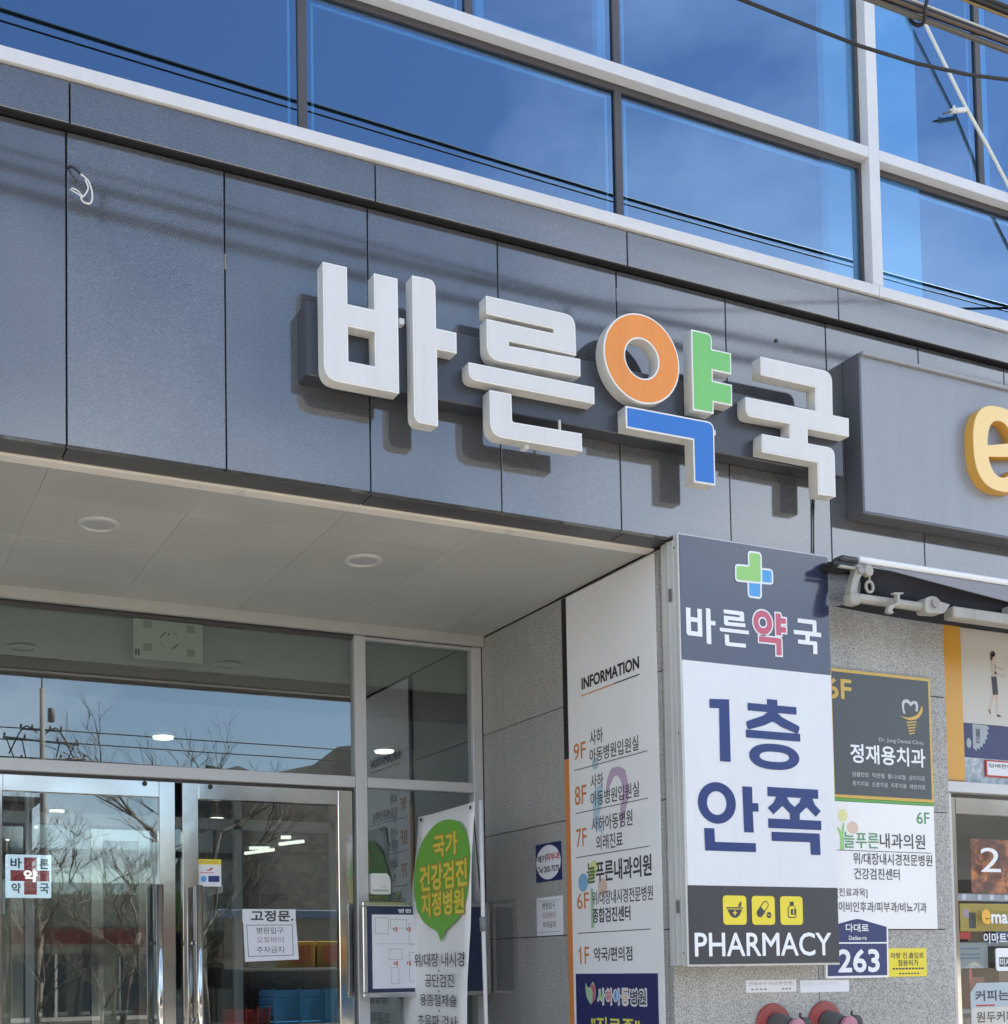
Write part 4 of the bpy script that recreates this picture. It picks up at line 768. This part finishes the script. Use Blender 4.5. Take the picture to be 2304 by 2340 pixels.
# ------------------------------------------------------------------ shop window prints and stock
WP = thing('window_poster', 'white poster with walking figure above navy strip with gear in shop transom', 'poster', (5.9, Y2, 2.55))
box('white_sheet', 5.480, 7.6, Y2+.005, Y2+.012, 2.858, 3.362, mat('warm_white_poster', (.56, .55, .52), .5), WP); box('navy_sheet', 5.476, 7.6, Y2+.005, Y2+.012, 2.678, 2.8565, M_NAVY, WP); box('pale_sheet', 5.474, 7.6, Y2+.005, Y2+.012, 2.546, 2.6765, mat('pale_blue_grey_poster', (.36, .42, .48), .5, speck=(26, (.25, .30, .36), (.55, .60, .64), .16)), WP)
yq = Y2+.004
fig = [('hair', rounded([(5.704, 3.205), (5.700, 3.250, .02), (5.735, 3.262, .02), (5.742, 3.235, .01), (5.722, 3.225), (5.716, 3.205)]), M_INK), ('head', circle(5.729, 3.228, .012, .016, 16), mat('skin_print', (.60, .46, .38), .5)), ('torso', rounded([(5.706, 3.205, .01), (5.738, 3.200, .01), (5.745, 3.125), (5.708, 3.120)]), mat('beige_print', (.52, .45, .39), .5)), ('arm', [(5.735, 3.185), (5.79, 3.165), (5.80, 3.185), (5.806, 3.180), (5.796, 3.155), (5.735, 3.168)], mat('beige_print')), ('arm', [(5.73, 3.150), (5.79, 3.128), (5.81, 3.142), (5.812, 3.134), (5.792, 3.116), (5.732, 3.135)], mat('beige_print')), ('skirt', [(5.704, 3.118), (5.744, 3.122), (5.752, 3.025), (5.712, 3.020)], M_INK), ('leg', [(5.712, 3.020), (5.728, 3.021), (5.690, 2.935), (5.680, 2.940)], mat('skin_print')), ('leg', [(5.732, 3.022), (5.748, 3.023), (5.748, 2.915), (5.738, 2.915)], mat('skin_print')), ('shoe', [(5.672, 2.945), (5.684, 2.938), (5.694, 2.918), (5.686, 2.916)], M_INK), ('shoe', [(5.734, 2.916), (5.752, 2.918), (5.772, 2.906), (5.736, 2.906)], M_INK)]
for n_, lp, m in fig: flat('print_'+n_, [lp], 'F', yq, m, WP)
gear = []
for k in range(29):
    t = math.pi/2-math.pi*k/28*.98; r = (.128 if k % 2 else .114); gear.append((5.553+r*.95*math.cos(t), 2.85+r*1.1*math.sin(t)))
gear = [g for g in gear if g[1] < 2.855]; gear = [(5.552, 2.855)]+gear+[(5.552, 2.726)]
flat('print_gear', [gear], 'F', yq, mat('grey_blue_print', (.34, .40, .44), .5), WP); flat('print_dot', [circle(5.523, 2.752, .018, .026, 20)], 'F', yq, mat('grey_blue_print'), WP)
text('잠깐만', 'F', yq-.0006, 5.575, 5.605, 2.755, 2.835, M_SLATE, WP, .01)
sg = box('small_sign', 5.630, 6.3, Y2-.004, Y2+.003, 2.580, 2.668, M_RED, WP); box('sign_sheet', 5.640, 6.29, Y2-.006, Y2-.0042, 2.588, 2.660, M_PAPER, sg); text('담배판매업소', 'F', Y2-.0068, 5.652, 5.92, 2.628, 2.650, M_INK, sg, .005)
def dsh(name, label, cat): return thing(name, label, cat, (5.8, Y2, 1.2))
D1 = dsh('door_poster', 'dark red poster with thin white figure two behind the shop door glass', 'poster')
yb_ = Y2+.05
M_POST = mat('dark_red_bottle_poster', (.26, .085, .06), .4, speck=(11, (.10, .045, .045), (.80, .30, .12), .16))
box('sheet', 5.560, 6.2, yb_, yb_+.004, 1.965, 2.255, M_POST, D1); text('2', 'F', Y2+.0185, 5.594, 5.742, 2.078, 2.206, M_EW, D1, 0)
D2 = dsh('bottle_display', 'amber bottle display tube standing behind the shop door stile', 'display')
lathe('tube', [(0, 0), (.028, 0), (.028, .19), (.018, .22), (.018, .26), (0, .26)], (5.478, yb_+.06, 1.985), (0, 0, 1), mat('amber_bottle', (.55, .33, .16), .25), D2, 20); box('shelf', 5.41, 6.3, yb_+.005, yb_+.20, 1.925, 1.966, mat('shelf_edge_grey', (.42, .46, .54), .3), D2, .004)
for x in (5.425, 5.487, 5.60, 5.69, 5.80): box('price_tag', x, x+.03, yb_+.001, yb_+.0045, 1.932, 1.960, mat('bright_tag', (.75, .78, .9), .4), D2)
D3 = dsh('shop_banner', 'mustard yellow shop sticker with chain store lettering on the shop door', 'sticker')
box('sheet', 5.468, 6.2, yb_, yb_+.003, 1.766, 1.912, mat('mustard_sheet', (.52, .38, .08), .5), D3); flat('mark', [rect(5.49, 5.53, 1.84, 1.882)], 'F', yb_-.001, M_PALEV, D3); flat('mark', [rect(5.53, 5.58, 1.782, 1.865)], 'F', yb_-.001, M_SLATE, D3)
text('e', 'F', Y2+.0185, 5.593, 5.648, 1.808, 1.876, mat('amber_print', (.85, .45, .05), .4), D3, .04); text('mart24', 'F', Y2+.0185, 5.660, 5.95, 1.808, 1.876, M_EW, D3, .03); text('이마트24', 'F', Y2+.0185, 5.597, 5.83, 1.704, 1.756, M_EW, D3, .02)
D4 = dsh('grey_notice', 'grey notice board with faint blue lines inside the shop door', 'notice')
box('sheet', 5.430, 5.66, yb_, yb_+.003, 1.572, 1.704, mat('grey_notice_sheet', (.34, .38, .39), .5), D4)
for z in (1.672, 1.642, 1.622): flat('print_line', [rect(5.45, 5.60, z, z+.008)], 'F', yb_-.001, mat('dull_blue_print', (.14, .24, .33), .5), D4)
flat('red_mark', [rect(5.52, 5.54, 1.50, 1.57)], 'F', yb_, M_RED, D4); flat('red_mark', [rect(5.44, 5.54, 1.725, 1.762)], 'F', yb_, M_RED, D4)
D5 = dsh('plastic_card', 'rounded white card with dark square print on the shop door glass', 'card')
shape('card', [rect(5.677, 5.86, 1.556, 1.676, .015)], 'F', Y2+.019, .006, M_EW, D5); flat('print', [rect(5.697, 5.85, 1.578, 1.628)], 'F', Y2+.0125, M_SLATE, D5); text('미세', 'F', Y2+.0118, 5.703, 5.78, 1.583, 1.622, M_EW, D5, .02)
D6 = dsh('coffee_poster', 'pale blue coffee poster with cut corner and black Hangul on the shop door', 'poster')
flat('sheet', [[(5.484, 1.10), (6.2, 1.10), (6.2, 1.496), (5.535, 1.496), (5.487, 1.445)]], 'F', Y2+.0190, mat('pale_blue_poster', (.42, .50, .55), .5), D6); flat('sheet', [rect(5.49, 6.2, 1.10, 1.368)], 'F', Y2+.0184, mat('cream_poster', (.62, .60, .56), .5), D6)
text('커피는 역시', 'F', Y2+.0182, 5.522, 5.95, 1.402, 1.456, M_INK, D6, .02); text('원두커피', 'F', Y2+.0178, 5.525, 5.80, 1.290, 1.345, mat('brown_print', (.13, .10, .08), .5), D6, .02); flat('bar', [rect(5.525, 5.66, 1.374, 1.382)], 'F', Y2+.0178, M_RED, D6)
SL = thing('shop_lamp', 'lit strip lamp inside the shop next door', 'lamp', (6.4, .7, 2.9)); box('lit_tube', 5.5, 7.6, .62, .72, 2.90, 2.93, M_LAMP, SL, .005); box('batten', 5.5, 7.6, .60, .74, 2.932, 2.95, M_ALU, SL)
SR = thing('goods_rack', 'shelf rack of dim coloured goods inside the shop', 'rack', (6.2, 1.2, .03))
for z in (.5, .9, 1.3, 1.7): box('shelf', 5.4, 8.0, .95, 1.35, z, z+.025, mat('shelf_edge_grey'), SR)
for i in range(44):
    z = (.526, .926, 1.326, 1.726)[i % 4]; x = 5.42+(i//4)*.22+random.uniform(0, .05)
    box('packet', x, x+random.uniform(.10, .17), .96, 1.2, z, z+random.uniform(.14, .30), [mat('goods_red', (.4, .08, .06), .5), mat('goods_blue', (.06, .12, .35), .5), mat('goods_cream', (.55, .5, .38), .5), mat('goods_brown', (.22, .12, .06), .5)][random.randrange(4)], SR)

# ------------------------------------------------------------------ the street behind the camera (mirrored in the glass)
UP = thing('utility_pole', 'concrete utility pole with crossarms across the street, mirrored in the transom glass', 'pole', (5.57, -26, 0))
tube('shaft', [(5.57, -26, 0), (5.50, -26, 9.3)], .13, mat('pole_concrete', (.20, .19, .18), .8), UP, 14, r1=.06)
for z, L, dz in ((7.9, 1.0, .05), (7.4, 1.2, -.08), (8.2, .55, .0)):
    tube('crossarm', [(5.5-L, -26.12, z+dz), (5.5+L, -26.12, z-dz)], .035, M_GREYC, UP, 6)
    for k in (-1, -.45, .45, 1): lathe('insulator', [(0, 0), (.03, 0), (.035, .04), (.02, .09), (0, .10)], (5.5+L*k*.96, -26.12, z+.04-dz*k), (0, 0, 1), mat('insulator_brown', (.10, .06, .05), .3), UP, 10)
for s in (-1, 1): tube('jumper', arc([(5.5+s*.1, -26.1, 8.1), (5.5+s*.45, -26.1, 8.25), (5.5+s*.85, -26.1, 7.5)], 0, 0, 0), .02, M_RUBBER, UP, 5)
lathe('transformer', [(0, 0), (.09, 0), (.10, .03), (.10, .34), (.08, .37), (0, .38)], (5.78, -26.2, 8.45), (0, 0, 1), M_GREYC, UP, 14)
[tube('jumper', arc([(5.5+a, -26.15, 7.9), (5.5+a*.6, -26.2, 7.2), (5.5-a*.3, -26.1, 6.8)], 0, 0, 0), .018, M_RUBBER, UP, 5) for a in (-.9, -.5, .5, .9)]; tube('crossarm', [(4.7, -26.12, 6.9), (6.3, -26.12, 7.0)], .03, M_GREYC, UP, 6)
tube('top_spike', [(5.5, -26, 9.3), (5.5, -26, 9.9)], .02, M_GREYC, UP, 6)
for i, (z, y, sag) in enumerate(((8.2, -26, .5), (7.9, -26.1, .7), (7.45, -26.2, .8), (7.2, -26.1, .6))):
    tag(tube('power_line', [(x, y, z-.004*sag*(abs(x-5.5))*(40-abs(x-5.5))*.09) for x in [5.5-40+80*k/60 for k in range(61)]], .018, M_RUBBER, None, 5), 'power line strung over the street from the mirrored utility pole', 'power line', 'power lines on the utility pole')
def bare_tree(x, y, h, label, seed, lean=0):
    rnd = random.Random(seed); t = thing('bare_tree', label, 'tree', (x, y, 0), 'bare street trees')
    bark = mat('grey_bark', (.15, .13, .11), .9, blotch=.2); bt = bmesh.new(); bb = bmesh.new()
    top = Vector((x+lean, y, h*.45)); btube(bt, [(x, y, 0), (x+lean*.4, y+.05, h*.25), top], h*.013, 8, r1=h*.009); bmobj('trunk', bt, bark, t)
    def grow(p, d, L, r, lv):
        q = p+d*L; mid = p+d*L*.5+Vector((rnd.uniform(-1, 1), rnd.uniform(-1, 1), rnd.uniform(-.3, .6)))*L*.08
        btube(bb, [p, mid, q], r, 4, False, r1=r*.6)
        if lv <= 0: return
        for k in range(3 if lv > 2 else 2):
            nd = (d+Vector((rnd.uniform(-1, 1), rnd.uniform(-1, 1), rnd.uniform(-.25, .75)))*.75).normalized(); grow(p+d*L*rnd.uniform(.55, 1), nd, L*rnd.uniform(.55, .8), r*.58, lv-1)
    for k in range(5): grow(top-Vector((0, 0, h*.03*k)), Vector((math.cos(k*1.3+seed), math.sin(k*1.3+seed), rnd.uniform(.6, 1.4))).normalized(), h*.2, h*.0055, 5)
    bmobj('branches', bb, bark, t)
bare_tree(6.6, -15.2, 8.0, 'bare street tree mirrored in the right entrance door', 3); bare_tree(4.9, -14.2, 5.2, 'low spreading bare tree mirrored in the left entrance door', 11, .4); bare_tree(6.3, -13.2, 5.0, 'slender bare tree mirrored beside the door meeting stiles', 23, -.2); bare_tree(3.6, -15.5, 5.6, 'bushy bare tree mirrored in the left door behind the low tree', 31, .2); bare_tree(2.4, -13.8, 6.2, 'bare tree beside the low roadside shop, mirrored near door edge', 5, -.3)
for i, (x, y, h) in enumerate(((3.2, -12.4, 3.3), (4.3, -12.9, 2.9), (5.3, -12.2, 3.1), (7.0, -12.6, 3.0))): bare_tree(x, y, h, ['leafless roadside shrub before the orange strip shop', 'low leafless shrub beside the first one at the roadside', 'leafless shrub between the slender tree and the kerb', 'leafless shrub before the red strip shop'][i], 40+i, .1)
# roadside shops opposite
def shop(x0, x1, y, h, wall, roof, label, stripe=None, nwin=3):
    s = thing('roadside_shop', label, 'building', ((x0+x1)/2, y-3, 0))
    box('wall', x0, x1, y-6, y, 0, h, wall, s); box('roof', x0-.3, x1+.3, y-6.2, y+.4, h+.003, h+.22, roof, s, .02)
    if stripe: box('sign_strip', x0+.2, x1-.2, y+.003, y+.12, h-1.25, h-.85, stripe, s, .01)
    wd = (x1-x0)/nwin
    for k in range(nwin):
        a = x0+wd*k+.25; f = box('window', a, a+wd-.5, y+.003, y+.05, .6, h-1.5, mat('dark_window', (.04, .05, .06), .1), s); box('window_frame', a-.05, a+wd-.45, y+.002, y+.035, .5, .6, M_ALU, f); box('window_frame', a+(wd-.5)/2-.03, a+(wd-.5)/2+.03, y+.052, y+.07, .6, h-1.5, M_ALU, f)
    return s
shop(-9, 3.0, -22, 3.4, mat('block_wall', (.13, .125, .115), .8, blotch=.2), mat('slate_roof', (.10, .10, .11), .7), 'low grey block shop with orange strip across the street, mirrored in left door', mat('orange_strip', (.15, .05, .035), .6), 4)
shop(4.0, 9.0, -22.5, 3.6, mat('pale_green_wall', (.20, .215, .19), .8, blotch=.15), mat('pale_roof', (.22, .27, .28), .6), 'pale green walled shop with red strip across the street, mirrored in right door', mat('red_strip', (.12, .02, .022), .6), 2)
shop(9.6, 22, -23, 3.0, mat('corrugated_wall', (.20, .195, .175), .7, blotch=.15), mat('blue_roof', (.08, .13, .22), .5), 'low shed with blue roof across the street', None, 4)
shop(-26, -9.5, -24, 7.5, mat('brick_wall', (.13, .075, .06), .85, blotch=.2), mat('slate_roof'), 'two storey brick house across the street', None, 5)
shop(-2, 8, -44, 8.6, mat('grey_render', (.14, .15, .17), .8, blotch=.1), mat('slate_roof'), 'grey rendered house standing behind the roadside shops', None, 5)
# street trader's stall with crates at the kerb
ST = thing('trader_stall', 'low trestle table at the kerb with crates, mirrored in the right door', 'stall', (5.4, -5.2, 0))
box('table_top', 4.0, 7.2, -6.1, -4.8, .99, 1.03, mat('stall_board', (.10, .09, .08), .7), ST, .005)
for x in (4.1, 7.1):
    for y in (-5.8, -5.0): box('leg', x-.03, x+.03, y-.03, y+.03, -.13, .99, M_GREYC, ST)
def crate(x, y, z, w_, d_, h_, m, label):
    c = thing('crate', label, 'crate', (x, y, z), 'crates on the stall'); 
    box('base', x-w_/2, x+w_/2, y-d_/2, y+d_/2, z, z+.02, m, c)
    for k in range(4):
        zz = z+.03+k*(h_-.05)/4; t_ = (h_-.05)/4-.015
        for yy in (y-d_/2, y+d_/2-.015): box('slat', x-w_/2, x+w_/2, yy, yy+.015, zz, zz+t_, m, c)
        for xx in (x-w_/2, x+w_/2-.015): box('slat', xx, xx+.015, y-d_/2+.016, y+d_/2-.016, zz, zz+t_, m, c)
    for xx in (x-w_/2-.006, x-w_/6, x+w_/6, x+w_/2-.006): 
        box('rib', xx, xx+.02, y+d_/2+.001, y+d_/2+.012, z, z+h_, m, c)
crate(5.03, -5.15, 1.033, .90, .5, .40, mat('blue_crate_plastic', (.03, .20, .42), .4), 'blue slatted plastic crate on the stall'); crate(4.32, -5.1, 1.033, .4, .4, .20, mat('red_crate_plastic', (.26, .03, .025), .4), 'red plastic crate on the stall')
TP = thing('covered_stack', 'stack of goods under a dark tarpaulin on the stall', 'stack', (5.4, -5.8, 1.03))
bm = bmesh.new(); bbox(bm, 4.35, 6.3, -6.1, -5.45, 1.033, 1.655, .05, seg=2); bmobj('tarpaulin', bm, mat('dark_tarpaulin', (.035, .036, .033), .75, bump=.6, bscale=9), TP, True)
for i, x in enumerate((5.16, 5.52, 5.88)):
    k_ = box('fruit_box', x-.165, x+.165, -5.95, -5.55, 1.657, 1.657+.30, mat('yellow_fruit_box', (.50, .30, .04), .6, blotch=.15), None, .006); tag(k_, 'yellow cardboard fruit box with orange print on top of the tarpaulin', 'box', 'fruit boxes on the stall')
    box('print_panel', x-.10, x+.11, -5.549, -5.546, 1.70, 1.91, mat('orange_box_print', (.40, .10, .03), .6), k_)
PS = thing('folded_parasol', 'dark maroon folded parasol standing beside the stall', 'parasol', (6.25, -6.4, 0))
tube('pole', [(6.25, -6.4, -.13), (6.25, -6.4, 3.4)], .025, M_GREYC, PS); lathe('cloth', [(0, 1.35), (.05, 1.3), (.17, .9), (.12, .3), (.06, 0), (.0, 0)][::-1], (6.25, -6.4, 1.95), (0, 0, 1), mat('maroon_cloth', (.09, .03, .04), .8), PS, 14)
